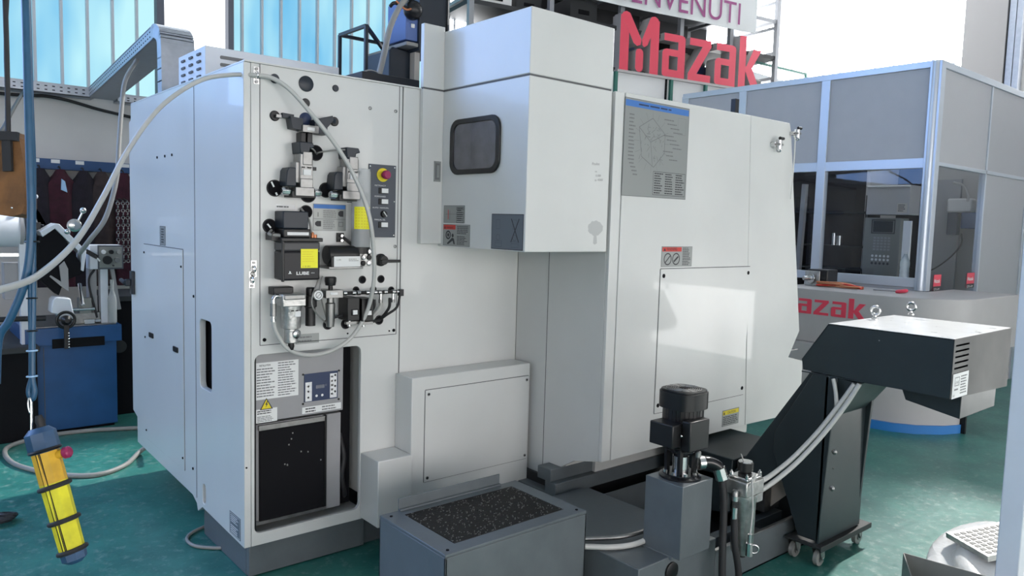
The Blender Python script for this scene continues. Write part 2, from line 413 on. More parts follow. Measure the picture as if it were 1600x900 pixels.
# end wall glazing (sunlit, far right)
w = MB(); w.box(XE+.06, XE+.09, 1.22, YB+.15, 3.0, 7, 'glazing_bright'); o = struct(w.go('window_5'))
f = MB(); y = 1.40
while y < YB: f.box(XE+.03, XE+.06, y-.017, y+.017, 3.0, 7, 'mullion'); y += .288
f.go('mullions', o)
m = MB(); m.box(XE-.12, XE+.12, .70, 1.24, 0, 7, 'pillar_grey'); struct(m.go('trim_4'))
m = MB(); m.box(XE-.10, XE, .60, .68, 0, 7, 'tray_metal'); m.box(XE-.16, XE, .50, .57, 0, 7, 'tray_metal'); struct(m.go('trim_5'))
w = MB(); w.box(XE-.03, XE-.01, -1.2, .44, 3.5, 7, 'glazing_white'); struct(w.go('window_6'))
w = MB(); w.box(7.05, 7.08, -4.9, -3.3, 0, .85, 'added_glow'); struct(w.go('added_glow_panel'))  # added unseen glowing panel, lays a bright reflection on the machine front
w = MB(); w.box(XL-.12, XL-.08, .2, YB, 2.0, 7, 'glazing_side'); struct(w.go('window_7'))
w = MB(); w.box(XL, XE, YF-.12, YF-.08, .2, 3.3, 'glazing_rear'); struct(w.go('window_8'))
# ================================================================ THE MACHINE
MC = thing('machining_center', (1.6, .9, 0), 'large light grey enclosed machine tool with valves and gauges on its near end', 'machine')
ZT = 2.23
X3 = .983; YBX = -.669; X2 = 1.52; YE = -.675
yW = 1.79
# carcass behind the skins
m = MB(); m.box(.06, 3.05, .42, 1.76, .20, ZT-.01, 'shade_paint'); m.box(.60, 3.05, .02, .42, .25, ZT-.01, 'shade_paint')
m.box(.03, .60, .02, .42, 1.02, ZT-.01, 'shade_paint'); m.box(.03, .60, .02, .42, .15, .18, 'shade_paint'); m.box(.03, .06, .02, .42, .18, 1.02, 'black')
m.go('carcass', MC)
# left end skin with a cut-out slot
def s2(px, py): p = PX(0, px, py); return (p.y, p.z)
out = [(0,.152),(.55,.165),(.62,.115),(.635,.16),(.70,.185),(1.735,.205),(1.735,.33),(1.80,.36),(1.80,.45),(1.90,.50),(yW+.11,1.9),(yW+.11,2.10),(1.80,2.12),(1.79,2.165),(1.784,ZT),(0,ZT)]
out = [(0,.152),(.55,.165),(.62,.125),(.635,.16),(.70,.185),(1.735,.205),(1.735,.36),(1.83,.385),(1.83,.50),(1.83,2.13),(1.79,2.14),(1.785,ZT),(0,ZT)]
slot = rrect(.405, .762, .572, 1.097, .03); slot2 = rrect(.50, .19, .545, .29, .02)
m = MB(); m.prism(out, 'X', 0, .03, 'white_paint', holes=(slot, slot2)); m.go('side_panel', MC, bev=.003)
m = MB(); m.box(.045, .06, .35, .63, .205, 1.15, 'hole'); m.go('slot_backing', MC)  # black sheet standing in for the shade behind the slots
m = MB()
m.box(-.0012, 0, .628, .633, .19, ZT, 'seam')
m.go('panel_seam', MC)
# side access door, flush
a, b, c, d = s2(226,381), s2(288,391), s2(288,737), s2(226,678)
yl, yr, zb, zt = 1.535, .815, .28, 1.416
m = MB(); m.box(-.004, 0, yr, yl, zb, zt, 'white_paint')
for q in ((yr-.003,yr,zb,zt),(yl,yl+.003,zb,zt),(yr,yl,zb-.003,zb),(yr,yl,zt,zt+.004)): m.box(-.0015, 0, q[0], q[1], q[2], q[3], 'seam')
dr = m.go('access_door', MC)
for px, py in ((236,524),(274,546)):
    p = PX(-.004, px, py); m = MB(); m.prism(rrect(p.y-.05, p.z-.012, p.y+.03, p.z+.016, .006), 'X', -.009, -.004, 'black'); m.go('latch', dr)
for (y_, z_) in ((yl-.02,1.37),(yr+.02,1.33),(yl-.02,.88),(yr+.02,.34),(yl-.02,.33)):
    m = MB(); m.cyl((-.008,y_,z_), (-.003,y_,z_), .006, 'hole', n=10); m.go('screw', dr)
for px, py in ((246,246),(258,244),(269,242),(303,463),(302,732)):
    p = PX(0, px, py); m = MB(); m.cyl((-.004,p.y,p.z), (.002,p.y,p.z), .007, 'hole', n=10); m.go('bolt_hole', MC)
L = labX(0, (250,353), (259,384)); L.fr(0,0,1,1,.002,'ink'); L.lines(.25,.1,.8,.9,6,'ink'); L.m.go('nameplate', MC)
L = labX(0, (359,797), (376,846), 'label_dark'); L.fr(.04,.04,.96,.96,.002,'paper'); L.lines(.12,.1,.9,.45,4,'paper'); L.lines(.12,.55,.9,.92,4,'paper'); L.m.go('rating_plate', MC)
p = PX(0, 205, 440); m = MB(); m.box(-.02, 0, 1.74, 1.79, p.z-.07, p.z+.07, 'navy_plastic'); m.box(-.05,-.02,1.75,1.78,p.z-.02,p.z+.02,'navy_plastic'); m.cyl((-.05,1.765,p.z),(-.05,1.86,p.z+.01),.012,'navy_plastic'); m.go('door_handle', MC, bev=.004)
# service end skin (normal -Y) with the chiller opening
def f2(px, py, y=0): p = PY(y, px, py); return (p.x, p.z)
op = rrect(.045, .205, .558, 1.0, .03)
m = MB(); m.prism([(.031,.152),(.765,.152),(.765,ZT),(.031,ZT)], 'Y', 0, .02, 'white_paint', holes=(op,)); m.go('service_skin', MC, bev=.002)
m = MB(); m.prism([(.771,.24),(X2,.24),(X2,ZT),(.771,ZT)], 'Y', .0, .02, 'white_paint'); m.go('end_skin', MC, bev=.002)
# the equipment panel outline
m = MB()
for x in (.069,.748): m.box(x-.0015, x+.0015, -.0012, 0, 1.041, ZT, 'seam')
m.box(.069, .748, -.0012, 0, 1.0395, 1.0425, 'seam'); m.box(.765,.771,.002,.012,.25,ZT,'seam')
m.go('panel_seam', MC)
m = MB(); m.box(0, 3.1, -.01, 1.78, ZT, ZT+.006, 'white_paint'); m.go('top_cover', MC)
# plinth
m = MB(); m.box(.03, 1.7, .06, .62, 0, .155, 'grey_paint'); m.box(.6, 3.3, .05, 1.6, 0, .12, 'grey_paint'); m.box(.03,.60,.025,.06,.005,.15,'grey_paint'); m.go('plinth', MC, bev=.004)
# --- door box (projecting upper cover)
xe = 1.503; zb = 1.472; zs = 2.235; zt = 2.52
m = MB(); m.box(X3, xe, YBX, -.002, zb, zs-.004, 'white_paint'); m.go('lower_cover', MC, bev=.004)
m = MB(); m.box(X3, xe, YBX, -.002, zs+.004, zt, 'white_paint'); m.go('upper_cover', MC, bev=.004)
m = MB(); m.box(X3+.004, xe-.004, YBX+.004, -.003, zs-.006, zs+.006, 'seam'); m.go('cover_joint', MC)
m = MB(); m.box(.862, X3, -.03, -.002, zb+.012, zs-.004, 'white_paint'); m.box(.862, X3, -.03, -.002, zs+.004, zt+.02, 'white_paint'); m.box(.866, X3, -.026, -.003, zs-.006, zs+.006, 'seam'); m.go('cover_strip', MC, bev=.002)
m = MB(); q = PY(-.03, 683, 268); m.box(q.x-.02, q.x+.02, -.033, -.03, q.z-.05, q.z+.05, 'label_grey'); m.box(q.x-.012, q.x+.012, -.036, -.033, q.z-.04, q.z+.04, 'ink_grey'); m.box(q.x-.005, q.x+.007, -.038, -.036, q.z-.03, q.z+.03, 'label_grey'); m.go('slide_latch', MC)
# porthole in the left flank of the box
wy0, wy1, wz0, wz1 = -.487, -.103, 1.822, 2.085
m = MB(); m.prism(rrect(wy0, wz0, wy1, wz1, .06), 'X', X3-.012, X3-.001, 'black', holes=(rrect(wy0+.028, wz0+.024, wy1-.028, wz1-.024, .045),)); fr = m.go('window_frame', MC, bev=.003)
m = MB(); m.prism(rrect(wy0+.027, wz0+.023, wy1-.027, wz1-.023, .045), 'X', X3-.006, X3-.001, 'smoked_pane'); m.go('pane', fr)
L = labX(X3, (694,321), (726,349)); L.fr(0,0,1,1,.002,'ink_grey'); L.seg(.22,.25,.22,.8,.005,'label_red'); L.seg(.3,.3,.3,.85,.003,'ink_grey'); L.seg(.1,.5,.6,.5,.002,'ink_grey')
for v in (.1,.38,.6,.82): L.fr(.62,v,.95,v+.16,.002,'ink')
L.lines(.65,.12,.93,.9,7,'ink'); L.m.go('instruction_label', MC)
L = labX(X3, (693,350), (734,386)); L.fr(0,0,1,1,.002,'ink_grey'); L.r(.02,.03,.47,.24,'label_red'); L.t(.13,.2,'WARNING',.010,'ink',width=.055,lv=2); L.p([(.04,.21),(.10,.21),(.07,.06)],'ink',2)
L.circ(.20,.50,.022,'ink',ring=.008); L.circ(.20,.50,.009,'ink'); L.p([(.15,.9),(.35,.62),(.42,.66),(.46,.92),(.41,.92),(.37,.76),(.2,.94)],'ink'); L.circ(.37,.52,.009,'ink'); L.lines(.53,.06,.95,.45,5,'ink'); L.lines(.53,.52,.95,.94,6,'ink'); L.m.go('warning_label', MC)
L = labX(X3, (769,334), (817,392), 'label_dark'); L.fr(0,0,1,1,.003,'ink')
L.seg(.63,.13,.87,.78,.005,'ink'); L.seg(.87,.13,.63,.78,.005,'ink')
for u in (.22,.74):
    L.fr(u-.07,.16,u+.06,.42,.0015,'panel_grey'); L.circ(u,.66,.014,'panel_grey',ring=.002); L.fr(u-.1,.76,u+.12,.93,.0015,'panel_grey'); L.seg(u-.1,.82,u+.12,.82,.0015,'panel_grey')
L.m.go('instruction_label', MC)
# pencil note and smudge on the box front
m = MB(); q = PY(YBX, 925, 258)
for k, (tx, dx, dz, h) in enumerate((('Poulos', 0, 0, .013), ('via', .02, -.032, .009), ('15.000', .025, -.052, .010), ('cp. 45000', .02, -.072, .010))):
    m.text(tx, (q.x+dx, YBX, q.z+dz), (1,0,.06), (0.1,0,1), (0,-1,0), h, 'ink_grey', off=.0008)
m.go('handwritten_note', MC)
m = MB(); q = PY(YBX, 930, 358); L = Lab((q.x-.06, YBX, q.z+.05), (.12,0,0), (0,0,-.13), (0,-1,0), None, .0003, m)
L.p([(.5+.42*math.cos(t*.3)*(1+.08*math.sin(t*2.3)), .35+.27*math.sin(t*.3)*(1+.08*math.cos(t*3.1))) for t in range(21)], 'smudge'); L.p([(.42,.6),(.58,.6),(.62,.9),(.48,.95),(.40,.9)], 'smudge', 2); m.go('smudge', MC)
# --- right enclosure
m = MB(); left = [(-.675,.432),(-.49,.31),(-.357,.247),(-.13,.215),(-.0,.215),(-.0,ZT),(-.675,ZT)]
left = [(-.654,.43),(-.485,.39),(-.362,.315),(-.357,.232),(-.15,.228),(-.001,.235),(-.001,ZT),(-.654,ZT)]
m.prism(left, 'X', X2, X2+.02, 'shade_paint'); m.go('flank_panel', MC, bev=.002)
m = MB(); m.box(X2-.0012, X2, -.254, -.251, .235, ZT, 'seam'); m.go('panel_seam', MC)
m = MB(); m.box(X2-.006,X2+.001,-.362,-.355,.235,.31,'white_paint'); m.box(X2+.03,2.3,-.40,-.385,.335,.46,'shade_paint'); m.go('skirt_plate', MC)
xs = 1.583
m = MB(); m.prism([(X2,.432),(xs,.432),(xs+.002,2.233),(X2,2.233)], 'Y', YE, YE+.02, 'white_paint'); m.go('corner_strip', MC, bev=.003)
F1 = [(xs+.003,.432),(2.765,.432),(2.649,2.245),(xs+.005,2.236)]
m = MB(); m.prism(F1, 'Y', YE-.004, YE+.016, 'white_paint'); m.go('front_panel', MC, bev=.003)
F2 = [(2.768,.432),(3.40,.42),(3.395,.76),(3.216,.80),(3.33,.96),(3.09,2.20),(3.07,2.245),(2.652,2.246)]
m = MB(); m.prism(F2, 'Y', YE-.004, YE+.016, 'white_paint'); m.go('end_panel', MC, bev=.003)
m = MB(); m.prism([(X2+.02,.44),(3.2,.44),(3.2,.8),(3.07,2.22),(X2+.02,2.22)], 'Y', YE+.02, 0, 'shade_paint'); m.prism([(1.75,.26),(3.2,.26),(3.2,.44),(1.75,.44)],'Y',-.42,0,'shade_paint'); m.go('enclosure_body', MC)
m = MB(); m.box(3.2, 3.40, YE+.02, -.2, .43, .75, 'shade_paint'); m.box(3.22,3.38,YE+.05,YE+.12,.755,.77,'dull_steel'); m.box(3.215,3.385,YE+.03,YE+.15,.83,.835,'dull_steel'); m.go('end_tray', MC)
# removable cover on the front
a = PY(YE-.004, 1035, 420); b = PY(YE-.004, 1165, 634)
x0, x1, z0, z1 = 1.905, 2.725, .625, 1.382
m = MB(); m.box(x0, x1, YE-.008, YE-.004, z0, z1, 'white_paint')
for q in ((x0-.003,x0,z0,z1),(x1,x1+.003,z0,z1),(x0,x1,z1,z1+.004),(x0,x1,z0-.004,z0)): m.box(q[0], q[1], YE-.0052, YE-.0035, q[2], q[3], 'seam')
cv = m.go('service_cover', MC)
for (x, z) in ((x0+.025,z1-.035),(x1-.02,z1-.035),(x0+.025,z0+.04),(x1-.02,z0+.04)):
    m = MB(); m.cyl((x,YE-.010,z), (x,YE-.006,z), .011, 'hole', n=12); m.go('screw', cv)
L = labY(YE-.004, (975,148), (1072,266)); L = Lab((PY(YE-.004,977,148).x, YE-.004, 2.215), (.50,0,0), (0,0,-.47), (0,-1,0), 'label_grey')
L.fr(0,0,1,1,.003,'ink_grey'); L.r(.01,.02,.99,.085,'label_blue'); L.lines(.2,.035,.85,.07,1,'navy',lv=2)
for i in range(17): L.lines(.07+.02*(i>12)*(i-12), .15+.038*i, .17+.02*(i>12)*(i-12), .18+.038*i, 1, 'ink_grey')
for i in range(11): L.lines(.60+.05*(i%4), .15+.042*i, .76+.05*(i%4), .175+.042*i, 1, 'ink_grey')
random.seed(3)
hexa = [(.22,.28),(.42,.17),(.62,.32),(.62,.52),(.46,.68),(.27,.58)]
for i in range(6): L.seg(*hexa[i], *hexa[(i+1)%6], .003, 'ink_grey')
L.seg(.22,.28,.40,.42,.003,'ink_grey'); L.seg(.40,.42,.62,.32,.003,'ink_grey'); L.seg(.40,.42,.44,.66,.003,'ink_grey')
for i in range(46):
    u, v = random.uniform(.24,.60), random.uniform(.26,.60); L.seg(u, v, u+random.uniform(-.06,.06), v+random.uniform(-.06,.06), .0022, 'ink_grey')
for i in range(16):
    a_ = 2*math.pi*i/16; L.seg(.42+.19*math.cos(a_), .42+.24*math.sin(a_), .42+.27*math.cos(a_), .42+.32*math.sin(a_), .0012, 'ink_grey')
L.fr(.46,.72,.98,.97,.002,'ink'); L.lines(.48,.73,.62,.96,9,'ink'); L.lines(.65,.73,.80,.96,9,'ink'); L.lines(.82,.73,.97,.96,9,'ink')
L.fr(.82,.12,.95,.3,.001,'ink_grey'); L.m.go('diagram_plate', MC)
L = labY(YE-.004, (1034,385), (1080,416)); L.fr(0,0,1,1,.002,'ink_grey'); L.r(.02,.04,.64,.25,'label_red'); L.t(.16,.21,'WARNING',.017,'ink',width=.085,lv=2); L.p([(.05,.22),(.13,.22),(.09,.07)],'ink',2)
L.circ(.2,.62,.032,'ink',ring=.006); L.circ(.47,.62,.032,'ink',ring=.006); L.seg(.12,.8,.28,.45,.006,'ink'); L.seg(.40,.75,.54,.5,.010,'ink'); L.lines(.68,.05,.97,.95,11,'ink'); L.m.go('warning_label', MC)
L = labY(YE-.004, (1129,642), (1158,660)); L = Lab(L.O, (.165,0,0), (0,0,-.095), (0,-1,0)); L.fr(0,0,1,1,.002,'ink_grey'); L.r(.02,.04,.98,.3,'ink_yellow'); L.p([(.05,.27),(.15,.27),(.10,.08)],'ink',2); L.t(.3,.26,'CAUTION',.014,'ink',width=.08,lv=2); L.lines(.05,.38,.95,.93,5,'ink'); L.m.go('caution_label', MC)
# steel pipe clamps near the top right corner
def clamp(name, px, py, par, y=YE-.004, k=1.0):
    q = PY(y, px, py); m = MB(); m.box(q.x-.02*k, q.x+.0*k, y-.03*k, y, q.z-.012*k, q.z+.012*k, 'steel'); m.cyl((q.x+.02*k,y-.035*k,q.z+.028*k), (q.x+.02*k,y-.035*k,q.z-.028*k), .017*k, 'steel'); m.box(q.x-.004*k,q.x+.045*k,y-.05*k,y-.02*k,q.z-.006*k,q.z+.006*k,'dull_steel'); m.cyl((q.x+.0,y-.05*k,q.z+.035*k),(q.x+.04*k,y-.05*k,q.z+.035*k),.009*k,'black'); m.torus((q.x+.02*k,y-.035*k,q.z-.03*k),(1,0,0),.013*k,.005*k,'steel'); return m.go(name, par)
clamp('pipe_clamp', 1206, 226, MC); clamp('pipe_clamp', 1236, 209, MC, k=.9)
m = MB(); q = PY(YE-.03, 1240, 212); m.tube([q, q+V((.02,0,-.03)), q+V((.02,0,-.2)), q+V((.01,0,-.38))], .004, 'hose_white', n=6); m.go('drip_tube', MC)
# base rails below the enclosure
m = MB(); m.box(X2-.08, X2+.02, -.36, -.14, .12, .21, 'grey_paint'); m.go('base_bracket', MC, bev=.003)
m = MB(); m.box(1.44, 3.1, -.44, -.36, .20, .27, 'grey_paint'); m.box(1.44,3.1,-.40,-.30,.27,.335,'grey_paint'); m.box(1.44,1.52,-.42,-.34,.0,.20,'grey_paint'); m.go('base_rail', MC, bev=.003)
m = MB(); m.box(1.5, 3.2, -.34, .02, .01, .26, 'rubber'); m.go('base_shade_block', MC)  # dark block added for the shade under the enclosure
# --- low grey box on the end (stepped)
m = MB(); m.box(.749, 1.50, -.151, -.001, .205, .847, 'white_paint'); lb = m.go('belt_cover', MC, bev=.004)
x0, x1, z0, z1 = .825, 1.488, .325, .780
m = MB(); m.box(x0, x1, -.155, -.151, z0, z1, 'white_paint')
for q in ((x0-.003,x0,z0,z1),(x1,x1+.003,z0,z1),(x0,x1,z1,z1+.003),(x0,x1,z0-.003,z0)): m.box(q[0], q[1], -.1522, -.151, q[2], q[3], 'seam')
m.go('cover_plate', lb)
for (x, z) in ((x0+.016,z1-.02),(x1-.016,z1-.02),(x0+.016,z0+.02),(x1-.016,z0+.02)):
    m = MB(); m.cyl((x,-.160,z), (x,-.155,z), .008, 'steel', n=12); m.cyl((x,-.162,z),(x,-.160,z),.004,'hole',n=8); m.go('screw', lb)
m = MB(); m.box(.561, .747, -.169, -.001, .162, .480, 'white_paint'); m.go('step_cover', MC, bev=.004)
# ================================================================ SERVICE END: valves, gauges, lubrication
def Q(px, py, y=0.0): return PY(y, px, py)
def px2m(px, py, y, n): return (Q(px+n, py, y)-Q(px, py, y)).length*.82
NY = (0,-1,0)
for px, py, r, mt in ((429,123,.020,'navy_plastic'),(478,131,.034,'navy_plastic'),(524,138,.015,'navy_plastic'),(477,161,.020,'black'),(429,181,.022,'black'),(477,186,.028,'navy'),(522,190,.021,'black'),
    (493,239,.032,'hole'),(429,294,.033,'hole'),(481,303,.036,'hole'),(509,297,.031,'hole'),(549,305,.026,'hole'),(478,331,.027,'hole'),(421,353,.028,'hole'),(566,437,.016,'hole'),(595,436,.016,'hole'),
    (512,507,.021,'hole'),(540,506,.021,'hole'),(565,501,.021,'hole'),(592,500,.020,'hole'),(556,453,.014,'hole'),(583,452,.014,'hole'),(611,453,.014,'hole')):
    p = Q(px, py); m = MB()
    if mt == 'hole': m.lathe([(r+.003,.004),(r+.003,0),(r,-.002)][::-1]+[], p+V((0,.001,0)), NY, 'black', 24); m.lathe([(r,.0),(r,.0035)], p, NY, 'hole', 24); m.torus(p+V((0,-.004,0)), NY, r, .0022, 'rubber', 24, 6); m.go('grommet_hole', MC)
    else: m.lathe([(r,0),(r,.004),(r*.85,.007)], p, NY, mt, 24); m.go('hole_plug', MC)
for px, py in ((413,531),(615,516),(608,517),(543,521),(385,731)):
    p = Q(px, py); m = MB(); m.cyl(p, p+V((0,-.003,0)), .008 if px in (413,615) else .004, 'hole', n=12); m.go('bolt_hole', MC)
for px, py in ((578,169),(618,174),(617,385)):
    p = Q(px, py); m = MB(); m.lathe([(.008,0),(.008,.004),(.004,.006)], p, NY, 'dull_steel', 12); m.go('screw', MC)
# upper directional valve
v = MB(); a = Q(450,182,-.03); b = Q(500,210,-.03); c = Q(471,195,-.05); d = Q(496,209,-.05); e = Q(512,183,-.03)
v.prism([(a.x,a.z),(a.x+.055,a.z-.005),(a.x+.06,a.z-.05),(c.x+.02,a.z-.055),(c.x+.02,d.z+.005),(a.x+.01,d.z+.012)], 'Y', -.055, -.0, 'navy_plastic')
v.bar(Q(431,181,-.02), Q(452,183,-.03), .014, .014, 'dull_steel'); v.bar(Q(440,180,-.03), Q(458,183,-.03), .02, .02, 'navy_plastic')
v.prism([(d.x-.015,d.z+.06),(d.x+.07,d.z+.085),(d.x+.075,d.z+.065),(d.x+.045,d.z+.03),(d.x+.045,d.z-.002),(d.x-.015,d.z-.0)], 'Y', -.055, 0, 'navy_plastic')
v.bar(Q(512,186,-.03), Q(522,190,-.01), .02, .02, 'navy_plastic')
vp = v.go('directional_valve', MC, bev=.003)
w = MB(); w.box(c.x, d.x, -.065, -.02, d.z, c.z, 'dull_steel'); w.box(c.x+.02, d.x-.02, -.067, -.064, d.z+.008, c.z-.008, 'paper'); w.go('valve_body', vp, bev=.002)
w = MB(); w.box(c.x-.002, c.x+.022, -.05, 0, d.z-.05, d.z, 'black'); w.box(c.x+.028, c.x+.052, -.05, 0, d.z-.05, d.z, 'black'); w.go('port_block', vp, bev=.003)
# two solenoid valves
def sol_valve(ax, az):
    v = MB(); v.box(ax+.003, ax+.062, -.085, -.02, az-.09, az+.035, 'dull_steel'); v.box(ax-.012, ax+.015, -.075, -.02, az-.09, az+.0, 'dull_steel'); v.box(ax+.015,ax+.058,-.088,-.02,az-.012,az+.045,'dull_steel')
    v.box(ax+.002, ax+.06, -.092, -.03, az-.11, az-.07, 'dull_steel'); r = v.go('solenoid_valve', MC, bev=.003)
    w = MB(); w.prism([(ax-.0,az+.085),(ax+.062,az+.085),(ax+.07,az+.065),(ax+.05,az+.06),(ax+.046,az+.035),(ax+.005,az+.035)], 'Y', -.085, -.0, 'navy_plastic'); w.go('coil', r, bev=.004)
    w = MB(); w.prism([(ax-.055,az-.105),(ax-.05,az-.04),(ax-.04,az-.025),(ax-.008,az-.025),(ax-.008,az-.105)], 'Y', -.075, 0, 'navy_plastic'); w.go('coil', r, bev=.004)
    w = MB(); w.box(ax+.015, ax+.05, -.0935, -.09, az-.055, az-.032, 'paper'); w.box(ax+.008,ax+.058,-.089,-.084,az-.055,az-.025,'dull_steel'); w.box(ax+.01, ax+.022, -.0935, -.088, az-.026, az-.020, 'black'); w.box(ax+.036, ax+.052, -.0935, -.088, az-.026, az-.020, 'black'); w.go('nameplate', r)
    w = MB(); w.box(ax+.058, ax+.085, -.07, -.05, az-.032, az-.017, 'black'); w.go('knob', r)
    w = MB(); w.box(ax-.02, ax+.065, -.095, -.03, az-.145, az-.108, 'dull_steel'); w.box(ax-.032,ax+.075,-.085,-.0,az-.152,az-.125,'black')
    for s_ in (-1, 1):
        o = V((ax+.022, -.06, az-.127)); w.lathe([(.010,.043),(.010,.055),(.018,.055),(.018,.083),(.014,.09)], o, (s_,0,0), 'steel', 6)
    w.go('manifold', r, bev=.002)
    return r
p = Q(464,240,-.06); sol_valve(p.x, p.z-.035)
p = Q(537,248,-.06); sol_valve(p.x, p.z-.035)
m = MB(); m.tube([Q(484,230,-.06), Q(490,234,-.03), Q(494,240,-.0)], .004, 'hose_grey'); m.tube([Q(494,241,0), Q(500,238,-.03), Q(520,235,-.06), Q(540,234,-.07)], .004, 'hose_grey'); m.go('signal_cable', MC)
m = MB(); m.bar(Q(424,284,-.034),Q(428,292,-.034),.004,.006,'paper'); m.bar(Q(431,301,-.034),Q(433,305,-.034),.006,.006,'paper'); m.go('cable_marker', MC)
m = MB(); m.bar(Q(418,350,-.03),Q(423,356,-.03),.005,.006,'paper'); m.go('cable_marker', MC)
# small printed plates
for (x0_, y0_, x1_, y1_) in ((431,319,461,327),(541,313,556,319)):
    L = labY(0, (x0_,y0_), (x1_,y1_), 'paper'); L.lines(.04,.2,.96,.9,1,'ink_grey'); L.m.go('name_strip', MC)
L = labY(0, (489,318), (540,361)); L.fr(0,0,1,1,.0015,'ink_grey'); L.r(.02,.02,.98,.17,'label_blue'); L.r(.02,.55,.98,.57,'ink_grey')
L.t(.14,.48,'1',.02,'ink'); L.lines(.3,.22,.72,.52,4,'ink_grey'); L.p([(.76,.3),(.82,.24),(.92,.24),(.92,.46),(.82,.46),(.76,.4)],'ink'); L.p([(.06,.7),(.12,.64),(.24,.64),(.24,.84),(.12,.84),(.06,.78)],'ink'); L.lines(.3,.6,.72,.95,5,'ink_grey'); L.fr(.77,.66,.92,.84,.003,'ink_grey'); L.m.go('oil_chart', MC)
L = labY(0, (462,523), (498,535), 'label_grey'); L.fr(0,0,1,1,.001,'ink_grey'); L.lines(.06,.15,.9,.9,2,'ink_grey'); L.m.go('name_strip', MC)
# small control plate with the emergency button
a = Q(576,254,-.004); b = Q(617,371,-.004); x0, x1, z0, z1 = a.x+.001, b.x, b.z, a.z-.005
m = MB(); m.box(x0, x1, -.006, 0, z0, z1, 'panel_grey'); cp = m.go('control_plate', MC, bev=.001)
W_, H_ = x1-x0, z1-z0
m = MB(); m.lathe([(.032,.006),(.032,.010),(.020,.012)], (x0+W_*.5,0,z1-.048), NY, 'ink_yellow', 24); m.lathe([(.012,.01),(.012,.028),(.021,.034),(.021,.048),(.016,.054)], (x0+W_*.5,0,z1-.048), NY, 'magenta', 20); m.go('emergency_button', cp)
for k, (dz, tx) in enumerate(((.120,'RETRACT'),(.170,'FORWARD'),(.278,'MANUAL OIL'))):
    z = z1-dz*H_/.337*1.0
    m = MB(); m.box(x0+W_*.36, x0+W_*.68, -.012, -.006, z-.014, z+.013, 'black'); m.box(x0+W_*.44, x0+W_*.68, -.017, -.012, z-.011, z+.011, 'button_white'); m.go('push_button', cp, bev=.001)
    m = MB(); m.text(tx, (x0+W_*.22, -.0065, z+.020), (1,0,0), (0,0,1), NY, .007, 'paper', width=W_*.4); m.go('lettering', cp)
z = z1-.228*H_/.337
m = MB(); m.lathe([(.017,.006),(.017,.010),(.014,.018)], (x0+W_*.55,0,z), NY, 'black', 18); m.bar((x0+W_*.50,-.020,z+.011),(x0+W_*.62,-.020,z-.011),.005,.004,'paper'); m.go('selector_switch', cp)
m = MB(); m.text('AUTO  MANUAL', (x0+W_*.14, -.0065, z+.026), (1,0,0), (0,0,1), NY, .006, 'paper', width=W_*.6); m.go('lettering', cp)
for sx in (.05,.95):
    for sz in (.03,.5,.97) if sx > .5 else (.03,):
        m = MB(); m.lathe([(.004,.006),(.004,.008),(.002,.009)], (x0+W_*sx,0,z1-H_*sz), NY, 'steel', 10); m.go('screw', cp)
# rotary handle
p = Q(594,406); m = MB(); m.lathe([(.030,0),(.030,.012),(.022,.016),(.022,.04)], p, NY, 'black', 24); m.bar(p+V((-.02,-.045,-.004)), p+V((.085,-.045,-.004)), .012, .014, 'black'); m.go('rotary_handle', MC, bev=.002)
# lubricator with smoked reservoir
XL0 = Q(426,400).x; yf = PX(XL0, 442, 400).y; yf = max(min(yf, -.05), -.16)
a = Q(442,376,yf); b = Q(504,376,yf); zb = Q(442,439,yf).z; zt = Q(442,376,yf).z
xa, xb = a.x, b.x-.006
m = MB(); m.box(xa-.008, xb+.006, yf-.006, -.004, zt-.004, zt+.012, 'black'); lu = m.go('lubricator', MC, bev=.003)
zm = zt-.045
m = MB(); m.box(xa, xb-.004, yf, -.012, zb, zm, 'oil_dark'); m.box(xa, xb-.004, yf, -.012, zm, zt-.004, 'oil_smoke'); m.go('reservoir', lu, bev=.008)
m = MB(); m.box(xa-.004,xa+.006,yf-.004,yf+.01,zb-.004,zt,'black'); m.go('edge_strip', lu, bev=.002)
c = Q(449,366,yf+.02); d = Q(485,366,yf+.02)
m = MB(); m.box(xa+.006, d.x-.004, yf+.008, -.0, zt+.012, zt+.05, 'black'); m.box(xa+.008, d.x-.01, yf+.016, -.0, zt+.05, zt+.125, 'navy_plastic'); m.go('pump_motor', lu, bev=.005)
m = MB(); m.box(xa+.022, d.x-.014, yf+.0055, yf+.008, zt+.023, zt+.036, 'paper'); m.go('nameplate', lu)
L = Lab((Q(470,388,yf).x, yf, Q(470,389,yf).z), (.078,0,0), (0,0,-.082), NY, 'yellow'); L.lines(.08,.1,.92,.72,5,'ink_yellow',fill=.3); L.t(.1,.95,'5. 10. 2021',.006,'ink'); L.m.go('yellow_label', lu)
m = MB(); q = Q(463,428,yf); m.text('LUBE', (q.x, yf, q.z-.004), (1,0,0), (0,0,1), NY, .013, 'paper', width=.058, off=.001, bold=.0006)
q = Q(450,428,yf); m.prism([(q.x,q.z),(q.x+.018,q.z),(q.x+.012,q.z+.004),(q.x+.012,q.z+.010),(q.x+.006,q.z+.012),(q.x+.006,q.z+.004)], 'Y', yf-.001, yf, 'paper'); m.text('AMZ-III', (q.x+.104, yf, q.z), (1,0,0), (0,0,1), NY, .004, 'paper', width=.016, off=.001); m.go('lettering', lu)
m = MB(); m.lathe([(.008,0),(.008,.02),(.005,.025)], (d.x+.014,yf+.03,zt+.012), (0,0,1), 'copper', 12); m.lathe([(.01,0),(.01,.014)], (d.x+.03,yf+.04,zt+.012), (0,0,1), 'copper', 12); m.tube([(d.x+.01,yf+.03,zt+.03),(d.x+.01,-.05,zt+.09),(d.x-.01,-.01,zt+.14)], .005, 'hose_grey'); m.go('outlet_fitting', lu)
